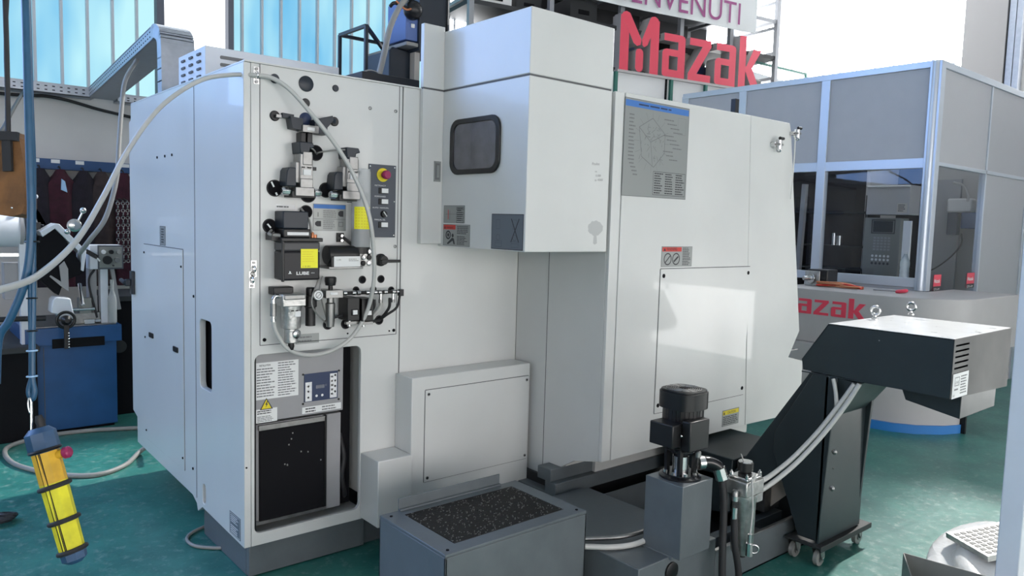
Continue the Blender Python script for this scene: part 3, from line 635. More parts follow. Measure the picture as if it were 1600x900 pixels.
m = MB(); m.tube([(xa-.002,yf+.02,zt+.02),(xa-.04,-.06,zt+.025),Q(424,360,-.02)], .006, 'hose_grey'); m.box(xa-.035,xa,yf+.03,-.01,zt+.0,zt+.03,'black'); m.go('side_fitting', lu)
# clear oil cup, its pump and bracket
p = Q(564,330,-.06); zt_ = Q(564,264,-.06).z; zb_ = Q(562,392,-.06).z
m = MB(); m.lathe([(.043,0),(.043,zt_-zb_-.012),(.040,zt_-zb_-.008),(.040,zt_-zb_),(.0,zt_-zb_)], (p.x,-.06,zb_), (0,0,1), 'tube_clear', 28); oc = m.go('oil_cup', MC)
m = MB(); m.lathe([(.044,0),(.044,.03),(.036,.034)], (p.x,-.06,zb_-.012), (0,0,1), 'black', 24); m.lathe([(.041,.03),(.041,.10)], (p.x,-.06,zb_-.004), (0,0,1), 'oil_smoke', 24); m.go('cup_base', oc)
m = MB(); k = []
for i in range(13):
    an = math.radians(-80+i*8.5+10); k.append((p.x+.0445*math.sin(an), -.06-.0445*math.cos(an)))
for i in range(12):
    za, zb2 = Q(562,323,-.1).z, Q(562,358,-.1).z
    m.face([(k[i][0],k[i][1],zb2),(k[i+1][0],k[i+1][1],zb2),(k[i+1][0],k[i+1][1],za),(k[i][0],k[i][1],za)], 'yellow')
    if i % 2:
        for j in range(7):
            z = zb2+(za-zb2)*(j+.6)/7.6; c0, c1_ = k[i], k[i+1]; m.face([(c0[0]*1.0003,c0[1]-.0006,z),(c1_[0],c1_[1]-.0006,z),(c1_[0],c1_[1]-.0006,z+.004),(c0[0],c0[1]-.0006,z+.004)], 'ink_yellow')
m.go('yellow_label', oc)
a = Q(516,387,-.09); b = Q(566,418,-.09)
m = MB(); m.cyl((a.x-.005,-.06,(a.z+b.z)/2+.012), (b.x-.02,-.06,(a.z+b.z)/2+.012), .042, 'black', n=24); m.box(a.x-.01, b.x, -.10, -.0, b.z-.004, b.z+.006, 'dull_steel'); m.box(a.x, b.x-.018, -.102, -.06, b.z+.004, b.z+.05, 'black'); om = m.go('oil_pump', MC, bev=.002)
m = MB(); L = Lab((a.x+.012,-.103,b.z+.052), (b.x-a.x-.03,0,0), (0,0,-.046), NY, 'paper'); L.t(.1,.4,'LUBE',.007,'hose_grey'); L.lines(.55,.2,.95,.5,2,'hose_grey'); L.m.go('white_label', om)
m = MB(); x_ = b.x-.012; m.box(x_, x_+.055, -.09, -.01, b.z+.006, b.z+.085, 'cast_alu')
for i in range(3):
    for j in range(2): m.lathe([(.012 if (i, j) != (2,1) else .017,0),(.012,.008),(.005,.009)], (x_+.015+.03*j,-.09,b.z+.02+.026*i), NY, 'steel' if (i+j)%2 else 'black', 14)
m.go('valve_manifold', om, bev=.002)
m = MB(); p1 = Q(532,368,-.012); p2 = Q(563,392,-.05); m.bar(p1, p2, .006, .035, 'black', up=(0,1,0)); m.box(p1.x-.015,p1.x+.014,-.018,0,p1.z-.03,p1.z+.012,'black'); m.cyl(p1+V((-.002,-.012,-.001)),p1+V((-.002,-.02,-.001)),.007,'steel'); m.cyl(p1+V((-.002,-.012,-.022)),p1+V((-.002,-.02,-.022)),.007,'steel'); m.go('bracket', MC)
# air preparation: mist separator, regulator, gauge, distribution pipe
p = Q(455,500,-.08); zt_ = Q(455,456,-.08).z; x = p.x
z1_ = Q(455,477,-.08).z; z2_ = Q(455,512,-.08).z; z3_ = Q(455,534,-.08).z
m = MB(); m.box(x-.055, x+.05, -.12, -.03, z1_-.002, zt_-.006, 'cast_alu'); m.box(x-.05,x+.045,-.125,-.03,zt_-.03,zt_-.008,'dull_steel'); m.box(x-.07,x+.02,-.06,-.0,zt_-.014,zt_+.02,'black'); ms = m.go('air_filter', MC, bev=.004)
m = MB(); m.lathe([(.045,0),(.043,-.02),(.040,z2_-z1_),(.030,z2_-z1_-.004),(.030,z3_-z1_),(.024,z3_-z1_-.004)], (x,-.08,z1_), (0,0,1), 'cast_alu', 28); m.go('bowl', ms)
m = MB(); m.lathe([(.020,0),(.020,.008),(.013,.012)], (x+.01,-.108,z2_-.025), (.3,-1,0), 'steel', 18); m.go('sight_glass', ms)
m = MB(); m.lathe([(.012,0),(.014,-.02),(.010,-.035)], (x-.0,-.08,z3_), (0,0,1), 'black', 14); m.go('drain', ms)
m = MB(); m.box(x-.002,x+.024,-.1235,-.12,z1_-.045,z1_-.022,'paper'); m.box(x-.018,x-.006,-.123,-.12,z1_-.022,z1_-.016,'black'); m.box(x-.0,x+.012,-.123,-.12,z1_-.022,z1_-.016,'black'); m.go('nameplate', ms)
m = MB(); e = Q(427,457,-.08); m.tube([(x-.045,-.08,zt_-.02),(e.x+.01,-.08,zt_-.016),(e.x,-.08,zt_-.03)], .009, 'steel', sm=4); m.cyl((e.x,-.08,zt_-.03),(e.x,-.08,zt_-.055),.011,'steel'); zc = Q(427,474,-.08).z; zd = Q(427,494,-.08).z; m.cyl((e.x,-.08,zc),(e.x,-.08,zd),.013,'dull_steel'); m.cyl((e.x,-.08,zt_-.055),(e.x,-.08,zd-.012),.008,'steel'); m.cyl((e.x,-.08,zd-.012),(e.x,-.08,zd-.024),.011,'steel'); ac = m.go('air_coupling', MC)
HOSE_END = V((e.x,-.08,zd-.024))
p = Q(488,465,-.07); m = MB(); m.lathe([(.016,.055),(.02,.05),(.02,.02),(.028,.018),(.028,-.03),(.022,-.035),(.022,-.115)], (p.x-.004,-.06,p.z-.01), (0,0,1), 'black', 18); m.sph((p.x+.018,-.09,p.z+.022),.012,'steel'); rg = m.go('pressure_regulator', MC)
g = Q(496,461,-.1); m = MB(); m.lathe([(.024,0),(.024,.014),(.021,.016)], (g.x,-.095,g.z), NY, 'dull_steel', 24); m.lathe([(.0205,0),(.0,.0005)], (g.x,-.1115,g.z), NY, 'paper', 24); m.bar((g.x-.008,-.1125,g.z-.008),(g.x+.008,-.1125,g.z+.006),.002,.001,'ink'); m.torus((g.x,-.1125,g.z),NY,.013,.0012,'ink',16,4); m.go('pressure_gauge', rg)
p = Q(517,457,-.07); m = MB(); m.box(p.x-.038, p.x+.045, -.10, -.03, p.z-.022, p.z+.012, 'dull_steel'); m.box(p.x-.018,p.x+.018,-.102,-.10,p.z-.008,p.z+.004,'paper'); lr = m.go('precision_regulator', MC, bev=.002)
m = MB(); m.lathe([(.010,.01),(.010,.03),(.022,.032),(.026,.05),(.026,.066),(.022,.07)], (p.x,-.065,p.z), (0,0,1), 'black', 10); m.go('knob', lr)
m = MB(); m.lathe([(.016,-.02),(.016,-.045),(.022,-.05),(.020,-.13),(.018,-.155)], (p.x,-.065,p.z), (0,0,1), 'dull_steel', 18); m.go('bowl', lr)
a = Q(530,457,-.07); b = Q(625,457,-.07); b = V((b.x,-.07,a.z-.008)); a = V((a.x,-.07,a.z-.004))
m = MB(); m.cyl(a, b, .008, 'black')
for t in (.06,.2,.28,.42,.55,.62,.72,.86,.93): c = a.lerp(b, t); m.cyl(c, c+V((.016,0,0)), .0105, 'steel')
for t in (.67,.88): c = a.lerp(b, t); m.cyl(c, c+V((0,0,-.035)), .008, 'steel'); m.cyl(c+V((0,0,-.035)), c+V((0,0,-.05)), .010, 'dull_steel')
m.box(b.x-.008,b.x+.012,-.085,-.06,b.z-.02,b.z+.012,'black'); dp = m.go('distribution_pipe', MC)
for i, (px, py) in enumerate(((546,481),(568,482))):
    c = Q(px, py, -.06); m = MB(); m.box(c.x-.03, c.x+.03, -.10, -.01, c.z-.055, c.z+.05, 'black'); m.box(c.x-.012,c.x+.022,-.105,-.10,c.z-.03,c.z-.002,'black_gloss'); sw = m.go('pressure_switch', MC, bev=.004)
    m = MB(); m.box(c.x-.006, c.x+.016, -.107, -.105, c.z-.026, c.z-.006, 'paper'); m.go('nameplate', sw)
    m = MB(); m.cyl((c.x,-.06,c.z-.055),(c.x,-.06,c.z-.085),.009,'steel'); m.box(c.x-.02,c.x+.045,-.07,-.05,c.z-.075,c.z-.063,'dull_steel'); m.go('fitting', sw)
def hoseq(pts, r, mt, n=10): return MB().tube([Q(*p) for p in pts], r, mt, n)
for pts, r, mt in (([(504,432,-.06),(500,450,-.09),(503,470,-.08),(512,505,-.01)],.0035,'hose_grey'),([(498,435,-.06),(487,470,-.12),(495,490,-.1),(515,510,-.01)],.0035,'hose_grey'),
    ([(585,468,-.07),(584,480,-.07),(574,495,-.03),(566,500,0)],.007,'rubber'),([(609,466,-.07),(608,480,-.06),(600,492,-.03),(593,499,0)],.007,'rubber'),([(625,460,-.07),(620,480,-.06),(604,492,-.04),(593,500,0)],.006,'rubber'),
    ([(593,500,-.02),(575,503,-.05),(552,499,-.05),(540,503,-.02)],.007,'rubber'),([(516,498,-.05),(530,494,-.05),(545,492,-.05)],.006,'rubber'),([(596,459,-.055),(594,480,-.03),(580,497,-.01)],.010,'hose_clear')):
    hoseq(pts, r, mt).go('air_line', MC)
# clips for the long hose
def saddle(px, py):
    p = Q(px, py); m = MB(); m.box(p.x-.012,p.x+.012,-.004,0,p.z-.035,p.z+.035,'steel'); m.torus(p+V((0,-.012,0)),(1,0,0),.012,.004,'steel'); m.cyl(p+V((0,-.003,.026)),p+V((0,-.01,.026)),.006,'dull_steel'); m.cyl(p+V((0,-.003,-.026)),p+V((0,-.01,-.026)),.006,'dull_steel'); m.go('pipe_clip', MC)
saddle(400,118); saddle(393,437); saddle(396,420)
# --- chiller behind the opening
m = MB(); m.box(.052, .49, .065, .40, .215, .675, 'chiller_grey', None); m.box(.052,.49,.045,.40,.69,1.035,'chiller_grey'); m.box(.052,.56,.38,.41,.19,1.03,'hole'); ch = m.go('chiller', MC, bev=.003)
m = MB(); m.box(.09, .40, .055, .066, .235, .65, 'hole'); m.box(.085,.405,.05,.066,.65,.672,'dull_steel')
random.seed(8)
for i in range(9): x_ = random.uniform(.2,.38); z_ = random.uniform(.42,.62); m.box(x_, x_+.005, .052, .056, z_, z_+.006, 'hose_grey')
m.box(.40,.41,.050,.066,.22,.675,'black'); m.box(.06,.41,.048,.066,.222,.236,'dull_steel'); m.go('air_filter', ch)
m = MB(); m.box(.492,.556,.10,.38,.21,1.0,'hole'); m.go('side_gap', ch)  # gap filled with a black block, its shade put into the colour
Yc = .045
L = labY(Yc, (398,568), (466,617), 'paper'); L.t(.1,.1,'INSTALLATION',.008,'ink',width=.05,bold=.0002); L.lines(.04,.14,.47,.95,11,'ink_grey',fill=.4); L.lines(.52,.02,.95,.97,14,'ink_grey',fill=.4); L.m.go('instruction_label', ch)
L = labY(Yc, (395,639), (433,659), 'paper'); L = labY(Yc, (398,641), (433,657), 'paper'); L.lines(.1,.08,.8,.4,2,'ink'); L.lines(.1,.5,.9,.95,4,'ink_grey'); L.m.go('white_label', ch)
q = Q(416,632,Yc); L = Lab((q.x-.03,Yc,q.z+.03), (.06,0,0), (0,0,-.052), NY, None)
L.p([(0,1),(.5,0),(1,1)],'ink'); L.p([(.12,.93),(.5,.14),(.88,.93)],'ink_yellow',2); L.p([(.55,.28),(.40,.58),(.5,.58),(.42,.86),(.62,.5),(.52,.5),(.62,.30)],'ink',3); L.m.go('voltage_sign', ch)
a = Q(475,586,Yc); b = Q(527,622,Yc); L = Lab((a.x,Yc,a.z+.004), (b.x-a.x,0,0), (0,0,b.z-a.z-.002), NY, 'navy', th=.004)
L.r(.03,.3,.22,.98,'button_white'); L.r(.76,.08,.97,.96,'button_white'); L.lines(.79,.12,.88,.9,5,'ink_grey')
for v_ in (.45,.63,.85): L.circ(.12,v_,.005,'ink_grey')
for v_ in (.15,.35,.55,.75): L.circ(.92,v_,.005,'ink')
L.t(.34,.56,'888',.016,'chiller_grey',width=.042); L.t(.62,.5,'C',.008,'chiller_grey'); L.circ(.36,.82,.006,'button_white'); L.circ(.53,.82,.006,'button_white'); L.m.go('temperature_controller', ch)
for (u, v_) in ((-.03,-.02),(1.04,-.02),(-.03,1.04),(1.04,1.04)):
    c = V((a.x+(b.x-a.x)*u,Yc,a.z+(b.z-a.z)*v_)); m = MB(); m.lathe([(.005,0),(.005,.003)], c, NY, 'black', 10); m.go('screw', ch)
L = labY(Yc, (472,640), (536,650), 'paper'); L = Lab((Q(472,637,Yc).x,Yc,Q(472,637,Yc).z), (.195,0,0), (0,0,-.030), NY, 'paper'); L.lines(.08,.1,.45,.95,2,'ink'); L.lines(.5,.1,.95,.95,2,'ink_grey'); L.m.go('white_label', ch)
m = MB(); m.tube([(.50,.10,.56),(.515,.08,.45),(.50,.07,.36),(.53,.10,.25),(.545,.2,.22)], .012, 'rubber'); m.go('coolant_hose', ch)
# ================================================================ ON TOP OF THE MACHINE
m = MB(); a = PX(.05, 303, 97); yv0, yv1 = .62, 1.03; zv = 2.40
m.box(.05, .75, yv0, yv1, ZT, zv, 'white_metal'); vb = m.go('vent_box', MC, bev=.003)
for i in range(3):
    for j in range(4):
        y = yv0+.06+i*.12; z = zv-.03-j*.035; k = MB(); k.box(.043,.05,y,y+.05,z-.006,z+.004,'seam'); k.go('louver', vb)
for j in range(3):
    z = zv-.045-j*.035; k = MB(); k.prism(rrect(.12,z-.008,.24,z+.008,.006),'Y',yv0-.004,yv0,'ink_grey'); k.go('louver', vb)
YT = .6
def T(px, py, y=YT): return PY(y, px, py)
m = MB(); m.box(T(566,110,.2).x, .99, .2, 1.2, ZT, ZT+.085, 'black'); m.go('roof_tray', MC, bev=.003)
m = MB(); p = T(582,118,.35); m.cyl((p.x,.35,ZT+.05),(p.x,.9,ZT+.05),.075,'navy_plastic',n=28); m.torus((p.x,.36,ZT+.05),(0,1,0),.078,.005,'hose_grey'); m.go('air_duct', MC)
m = MB(); m.tube([(T(492,100,.25).x,.25,ZT),(T(497,102,.25).x,.25,ZT+.045),(T(508,102,.25).x,.25,ZT+.045),(T(509,108,.25).x,.25,ZT)], .005, 'black', sm=3); m.box(T(470,96,.25).x,T(500,104,.25).x,.22,.30,ZT,ZT+.012,'shade_paint'); m.go('lifting_handle', MC)
m = MB()
def fb(a, b): m.bar(a, b, .018, .018, 'navy_plastic')
P0, P1, P2 = T(530,105,.9), T(530,54,.9), T(566,37,.9); zc0 = ZT
g = {}
for k, (x, y) in {'a': (T(531,60,1.1).x, 1.1), 'b': (T(572,60,.75).x, .75), 'c': (T(650,70,1.1).x, 1.1)}.items(): g[k] = (x, y)
zr = T(572,40,.75).z; za = T(531,55,1.1).z
A0, A1 = V((*g['a'],ZT)), V((*g['a'],za)); B0, B1 = V((*g['b'],ZT)), V((*g['b'],zr)); C0, C1 = V((*g['c'],ZT)), V((*g['c'],za+.0))
for s_, e_ in ((A0,A1),(B0,B1),(A1,B1),(C0,C1),(A1,C1),(A0.lerp(A1,.2),B0.lerp(B1,.25)),(A0.lerp(A1,.15),C0.lerp(C1,.15)),(B1,C0.lerp(C1,.4)),(B0+V((.02,0,.1)),V((C0.x-.3,.7,ZT)))): fb(s_, e_)
m.go('guard_rail', MC)
m = MB(); a = T(609,75,.7); b = T(652,85,.7); m.prism([(a.x,ZT+.05),(b.x,ZT+.05),(b.x,a.z),(a.x+.02,a.z+.012),(a.x,a.z-.01)],'Y',.7,1.0,'navy_plastic'); m.go('roof_container', MC, bev=.008)
m = MB(); a = T(655,60,.6); b = T(697,60,.6); zt_ = 3.3; m.box(a.x, b.x, .6, .85, T(660,80).z, zt_, 'navy_plastic'); m.box(b.x-.004,b.x+.006,.58,.86,T(697,40).z,zt_,'dull_steel'); m.box(b.x-.0,b.x+.005,.58,.86,ZT,T(697,40).z,'dull_steel'); tw = m.go('electrical_tower', MC, bev=.004)
m = MB(); a = T(634,50,.62); b = T(656,80,.62); m.box(a.x, b.x, .62, .82, T(640,57,.62).z-.02, T(640,0,.62).z, 'steel_blue'); m.box(a.x-.0, b.x, .61, .83, T(640,66,.62).z-.02, T(640,60,.62).z-.02, 'hose_grey'); q = T(646,40,.61); m.box(q.x-.012,q.x+.012,.612,.62,q.z-.012,q.z+.012,'paper'); m.go('servo_motor', tw, bev=.004)
m = MB(); m.box(T(648,80,.65).x, T(656,80,.65).x, .65, .8, ZT, T(640,68,.62).z, 'beige'); m.go('support_post', tw)
m = MB(); c = T(645,16,.6); m.sph(c, .055, 'black', sc=(1,1,1.0)); 
for dz in (.05,-.01): m.tube([c+V((0,0,dz)), c+V((-.06,-.02,dz+.01)), c+V((-.13,-.02,dz+.02)), c+V((-.15,0,dz))], .010, 'black')
m.tube([c+V((-.02,-.03,0)), c+V((-.08,-.05,-.02)), c+V((-.13,-.03,.02))], .006, 'copper'); m.go('plug_connector', tw)
pts = [T(592,118,.45), T(600,85,.45), T(609,45,.5), T(622,15,.55), T(640,-12,.6), T(650,-40,.6)]
m = MB(); m.tube(pts, .016, 'hose_grey'); m.go('flexible_conduit', MC)
# ================================================================ HOSES AROUND THE MACHINE
h0 = Q(400,118,-.012)
pts = [at(-40,462,1.75), at(0,453,1.85), at(60,430,2.05), at(120,375,2.35), at(160,310,2.6), at(200,235,2.8), at(250,168,2.95), at(310,127,3.08), at(360,117,3.14), h0, Q(425,122,-.03), Q(455,142,-.06), Q(490,182,-.10), Q(527,230,-.12), Q(555,278,-.14), Q(575,330,-.17), Q(583,380,-.17), Q(584,440,-.15), Q(572,490,-.10), Q(548,528,-.07), Q(515,549,-.06), Q(480,555,-.07), Q(450,545,-.08), Q(432,520,-.08), HOSE_END]
m = MB(); m.tube(pts, .0095, 'hose_clear', 12); tag(m.go('air_hose'), 'long translucent air hose looping across the machine end and off to the left', 'hose')
pts = [at(214,94,5.2), at(196,125,4.9), at(190,170,4.8), at(186,225,4.7), at(182,280,4.6), at(165,340,4.5), at(140,375,4.5), at(125,395,4.6)]
m = MB(); m.tube(pts, .014, 'hose_grey', 12); tag(m.go('supply_hose'), 'grey hose hanging from the slanting cable tray down to the saw', 'hose')
m = MB(); m.tube([PZ(.012,-60,690), PZ(.012,10,722), PZ(.012,40,732), PZ(.012,90,742), PZ(.012,150,742), PZ(.012,195,728), PZ(.02,222,705), PZ(.12,232,690)][2:], .016, 'rubber')
m = MB(); m.tube([PZ(.014,232,668), PZ(.014,150,672), PZ(.014,80,680), PZ(.014,20,695), PZ(.014,8,710), PZ(.014,30,728), PZ(.014,90,741), PZ(.014,150,742), PZ(.014,195,727), PZ(.03,222,703), (.25,1.9,.2)], .015, 'hose_grey'); tag(m.go('floor_cable'), 'grey cable looping on the green floor behind the yellow pendant', 'cable')
m = MB(); m.tube([PZ(.01,325,820), PZ(.01,300,832), PZ(.01,292,843), PZ(.01,305,853), PZ(.01,335,856), (.08,.35,.012)], .008, 'hose_grey'); tag(m.go('power_cord'), 'thin grey cord curled on the floor beside the machine plinth', 'cord')
m = MB(); c = PZ(.02,6,812)
for k in range(3): m.torus(c+V((-.02+.02*k,.01*k,.0+.008*k)), (.1*k,.2,1), .05-.008*k, .012, 'rubber', 20, 6)
tag(m.go('coiled_lead'), 'small black coil of lead lying at the left frame edge', 'coil')
# ================================================================ COOLANT TRAY WITH MESH SCREEN
zt = .42; x0, x1, y0, y1 = .32, 1.033, -1.052, -.595
ct = thing('coolant_box', ((x0+x1)/2, (y0+y1)/2, 0), 'dark grey sheet metal box topped with a black mesh screen below the machine', 'box')
h = .045
m = MB(); ho = [(x0+.085,y0+.065),(x1-.072,y0+.07),(x1-.068,y1-.06),(x0+.085,y1-.055)]
m.prism([(x0,y0),(x1,y0),(x1,y1),(x0,y1)], 'Z', zt-.012, zt, 'grey_paint', holes=(ho,)); m.box(x0, x1, y0, y0+.01, .0, zt-.012, 'grey_paint'); m.box(x0, x0+.01, y0, y1, .0, zt-.012, 'grey_paint'); m.box(x1-.01, x1, y0, y1, .0, zt-.012, 'grey_paint'); m.box(x0,x1,y1-.01,y1,0,zt-.012,'grey_paint'); m.box(x0+.01,x1-.01,y0+.01,y1-.01,.35,.36,'hole'); m.go('housing', ct, bev=.003)
m = MB(); random.seed(5); nx, ny = 56, 32; gx0, gx1, gy0, gy1 = x0+.085, x1-.07, y0+.068, y1-.057
for i in range(nx+1):
    x = gx0+(gx1-gx0)*i/nx; m.box(x-.002, x+.002, gy0, gy1, zt-.010, zt-.003, 'mesh_wire')
for j in range(ny+1):
    y = gy0+(gy1-gy0)*j/ny; m.box(gx0, gx1, y-.002, y+.002, zt-.007, zt+.001, 'mesh_wire')
for i in range(420):
    x, y = random.uniform(gx0,gx1), random.uniform(gy0,gy1); s_ = random.uniform(.0015,.003); m.box(x-s_, x+s_, y-s_*.5, y+s_*.5, zt-.002, zt+.003, 'dull_steel', Matrix.Rotation(0,4,'Z'))
m.go('mesh_screen', ct)
m = MB(); m.box(x0+.085, x1-.10, y1-.006, y1, zt, zt+.05, 'grey_paint'); m.box(x0+.085,x1-.10,y1-.02,y1,zt,zt+.008,'grey_paint'); m.go('flange', ct, bev=.002)
for (x, y, z) in ((x0+.03,y1-.04,zt),(x0+.03,y0+.03,zt),(x1-.03,y0+.03,zt)):
    m = MB(); m.cyl((x,y,z),(x,y,z+.003),.006,'hole',n=12); m.go('screw', ct)
# ================================================================ COOLANT TANK, PUMP AND LINE FILTER
yf = -1.285
tk = thing('coolant_tank', (1.8, -1.0, 0), 'low dark grey coolant tank on the floor carrying a black pump and a line filter', 'tank')
m = MB(); m.prism([(1.10,yf),(1.62,yf),(1.62,-.62),(.98,-.62),(.98,-.95),(1.10,-.95)][0:2]+[(1.62,-.50),(1.10,-.50)], 'Z', 0, .235, 'grey_paint'); m.box(1.40,1.62,-.9,-.45,.0,.22,'grey_paint'); m.go('covered_section', tk, bev=.004)
xr = 2.60; zo = .175
m = MB(); m.box(1.62, xr, yf, yf+.008, 0, zo, 'grey_paint'); m.box(xr-.008, xr, yf, -.5, 0, zo, 'grey_paint'); m.box(1.62, xr, -.508, -.5, 0, zo, 'grey_paint'); m.box(1.62, xr, yf, -.5, 0, .01, 'black'); m.box(1.62,xr,yf-.004,yf+.014,zo-.004,zo+.003,'dull_steel'); m.box(xr-.02,xr+.004,yf,-.5,zo-.004,zo+.003,'dull_steel'); m.box(1.9,2.5,-1.10,-1.05,.01,.10,'grey_paint'); m.box(2.05,2.2,-1.2,-1.1,.01,.09,'dull_steel'); m.box(2.3,xr,-.98,-.9,.12,.172,'dull_steel'); m.go('open_section', tk, bev=.002)
m = MB(); p = PY(yf-.01, 1249, 800); p2 = PY(yf-.01, 1247, 848); m.box(p.x-.022, p.x-.012, yf-.03, yf, p2.z, p.z, 'dull_steel'); m.box(p.x+.012, p.x+.022, yf-.03, yf, p2.z, p.z, 'dull_steel'); m.box(p.x-.04,p.x+.05,yf-.035,yf+.02,p.z,p.z+.012,'steel'); m.go('clip_handle', tk, bev=.002)
m = MB(); p = PY(yf, 1275, 815); m.lathe([(.045,0),(.045,.05),(.04,.055)], (xr+.03,yf+.05,.11), NY, 'black', 20); m.box(xr,xr+.05,yf+.0,yf+.1,.05,.15,'black'); m.go('drain_plug', tk)
m = MB(); p = PY(yf, 1048, 896); m.lathe([(.04,0),(.04,.008),(.03,.012)], (p.x,yf,p.z+.01), NY, 'black', 20); m.go('sight_plug', tk)
m = MB(); m.box(1.295, 1.50, -1.335, -1.14, .235, .545, 'grey_paint'); m.box(1.29,1.505,-1.30,-1.13,.225,.24,'grey_paint'); m.go('pump_stand', tk, bev=.003)
pc = V((1.405, -1.235, 0))
def pl(prof, mt, n=28): 
    k = MB(); k.lathe(prof, pc, (0,0,1), mt, n); return k
pm = pl([(.088,.545),(.088,.553),(.075,.560),(.075,.565)], 'black_gloss').go('pump', tk)
m = pl([(.034,.56),(.034,.635)], 'steel'); 
for i in range(8):
    a_ = i*math.pi/4+.2; m.cyl(pc+V((.066*math.cos(a_),.066*math.sin(a_),.556)), pc+V((.066*math.cos(a_),.066*math.sin(a_),.575)), .009, 'steel' if i%2 else 'dull_steel', n=6)
m.go('coupling', pm)
m = pl([(.03,.635),(.05,.655),(.062,.66),(.062,.665),(.085,.69)], 'black_gloss')
for i in range(4):
    a_ = i*math.pi/2+.6; m.bar(pc+V((.055*math.cos(a_),.055*math.sin(a_),.56)), pc+V((.06*math.cos(a_),.06*math.sin(a_),.68)), .02, .014, 'black')
m.go('motor_bracket', pm)
m = pl([(.078,.68),(.078,.86)], 'black')
for i in range(30):
    a_ = 2*math.pi*i/30; m.bar(pc+V((.084*math.cos(a_),.084*math.sin(a_),.69)), pc+V((.084*math.cos(a_),.084*math.sin(a_),.855)), .003, .016, 'black', up=(-math.sin(a_),math.cos(a_),0))
m.go('motor_body', pm)
def sq(r, z, k=.5, n=40):
    out = []
    for i in range(n):
        t = 2*math.pi*i/n; c, s_ = math.cos(t), math.sin(t); f = (abs(c)**3.5+abs(s_)**3.5)**(-1/3.5); out.append((pc.x+r*f*c, pc.y+r*f*s_))
    return out
m = MB(); m.prism(sq(.088,0), 'Z', .845, .915, 'black'); m.prism(sq(.082,0), 'Z', .915, .924, 'black')
m.lathe([(.0,.924),(.018,.9245),(.018,.928),(0,.9285)], pc, (0,0,1), 'hole', 16)
for r in (.028,.037,.046,.055,.064,.072): m.torus(pc+V((0,0,.9255)), (0,0,1), r, .0022, 'dull_steel', 32, 4)
for i in range(12):
    a_ = math.pi*i/6; m.bar(pc+V((.02*math.cos(a_),.02*math.sin(a_),.9265)), pc+V((.075*math.cos(a_),.075*math.sin(a_),.9265)), .003, .002, 'black')
m.go('fan_cowl', pm, bev=.003)
m = MB(); m.box(pc.x-.155, pc.x-.07, pc.y-.07, pc.y+.05, .705, .80, 'black'); m.box(pc.x-.10,pc.x+.03,pc.y-.115,pc.y-.07,.69,.815,'black'); m.cyl((pc.x-.11,pc.y-.075,.755),(pc.x-.11,pc.y-.085,.755),.006,'steel',n=8); m.cyl((pc.x-.04,pc.y-.115,.66),(pc.x-.04,pc.y-.115,.69),.012,'dull_steel'); m.go('terminal_box', pm, bev=.005)
m = MB(); m.tube([pc+V((.06,-.04,.60)), pc+V((.11,-.06,.60)), pc+V((.15,-.08,.58)), pc+V((.165,-.09,.55))], .026, 'black_gloss', 14); m.cyl(pc+V((.05,-.05,.605)),pc+V((.075,-.06,.605)),.030,'steel'); m.cyl(pc+V((.155,-.085,.575)),pc+V((.170,-.095,.525)),.028,'steel',n=8); m.go('outlet_elbow', pm)
m = MB(); m.tube([pc+V((.168,-.095,.53)), (1.575,-1.345,.42), (1.56,-1.36,.25), (1.555,-1.37,.10), (1.56,-1.38,.012)], .016, 'rubber'); m.go('drain_hose', tk)
fc = V((1.683, -1.375, 0))
m = MB(); m.box(fc.x-.065, fc.x+.07, fc.y-.05, fc.y+.055, .455, .520, 'cast_alu'); m.box(fc.x-.055,fc.x+.06,fc.y-.045,fc.y+.05,.52,.535,'steel'); m.box(fc.x+.03,fc.x+.085,fc.y-.04,fc.y+.04,.41,.46,'cast_alu'); m.box(fc.x-.05,fc.x+.05,fc.y+.05,yf,.36,.50,'grey_paint'); lf = m.go('line_filter', tk, bev=.005)
m = MB(); m.lathe([(.054,.455),(.054,.43),(.050,.42),(.048,.20),(.042,.185),(.030,.18),(.012,.178),(.012,.165)], fc, (0,0,1), 'cast_alu', 28); m.lathe([(.02,.178),(.02,.168),(0,.168)], fc, (0,0,1), 'black', 12); m.go('bowl', lf)
m = MB(); m.lathe([(.030,.535),(.030,.545),(.022,.548),(.022,.555),(.034,.556),(.034,.592),(.030,.595)], fc+V((-.005,0,0)), (0,0,1), 'black', 10); m.lathe([(.033,.592),(.030,.597),(0,.597)], fc+V((-.005,0,0)), (0,0,1), 'steel', 10); m.tube([fc+V((-.02,0,.595)),fc+V((-.03,.01,.63))],.003,'dull_steel',6,0); m.go('clogging_switch', lf)
for sx in (-1,1):
    for sy in (-1,1):
        m = MB(); m.lathe([(.008,.535),(.008,.548),(.004,.549),(.004,.556)], fc+V((sx*.050,sy*.038,0)), (0,0,1), 'steel', 8); m.go('bolt', lf)
m = MB(); m.tube([fc+V((-.055,-.05,.50)),fc+V((-.03,-.065,.545)),fc+V((0,-.055,.55)),fc+V((-.03,-.05,.54))],.004,'hose_clear'); m.tube([fc+V((-.045,-.06,.54)),fc+V((-.048,-.068,.48)),fc+V((-.04,-.068,.40)),fc+V((-.045,-.066,.30))],.004,'hose_clear'); m.cyl(fc+V((-.045,-.066,.30)),fc+V((-.045,-.066,.26)),.010,'steel'); m.cyl(fc+V((-.045,-.066,.26)),fc+V((-.045,-.066,.205)),.016,'steel',n=8); m.torus(fc+V((-.03,-.08,.235)),(1,1,0),.018,.004,'steel'); m.go('drain_valve', lf)
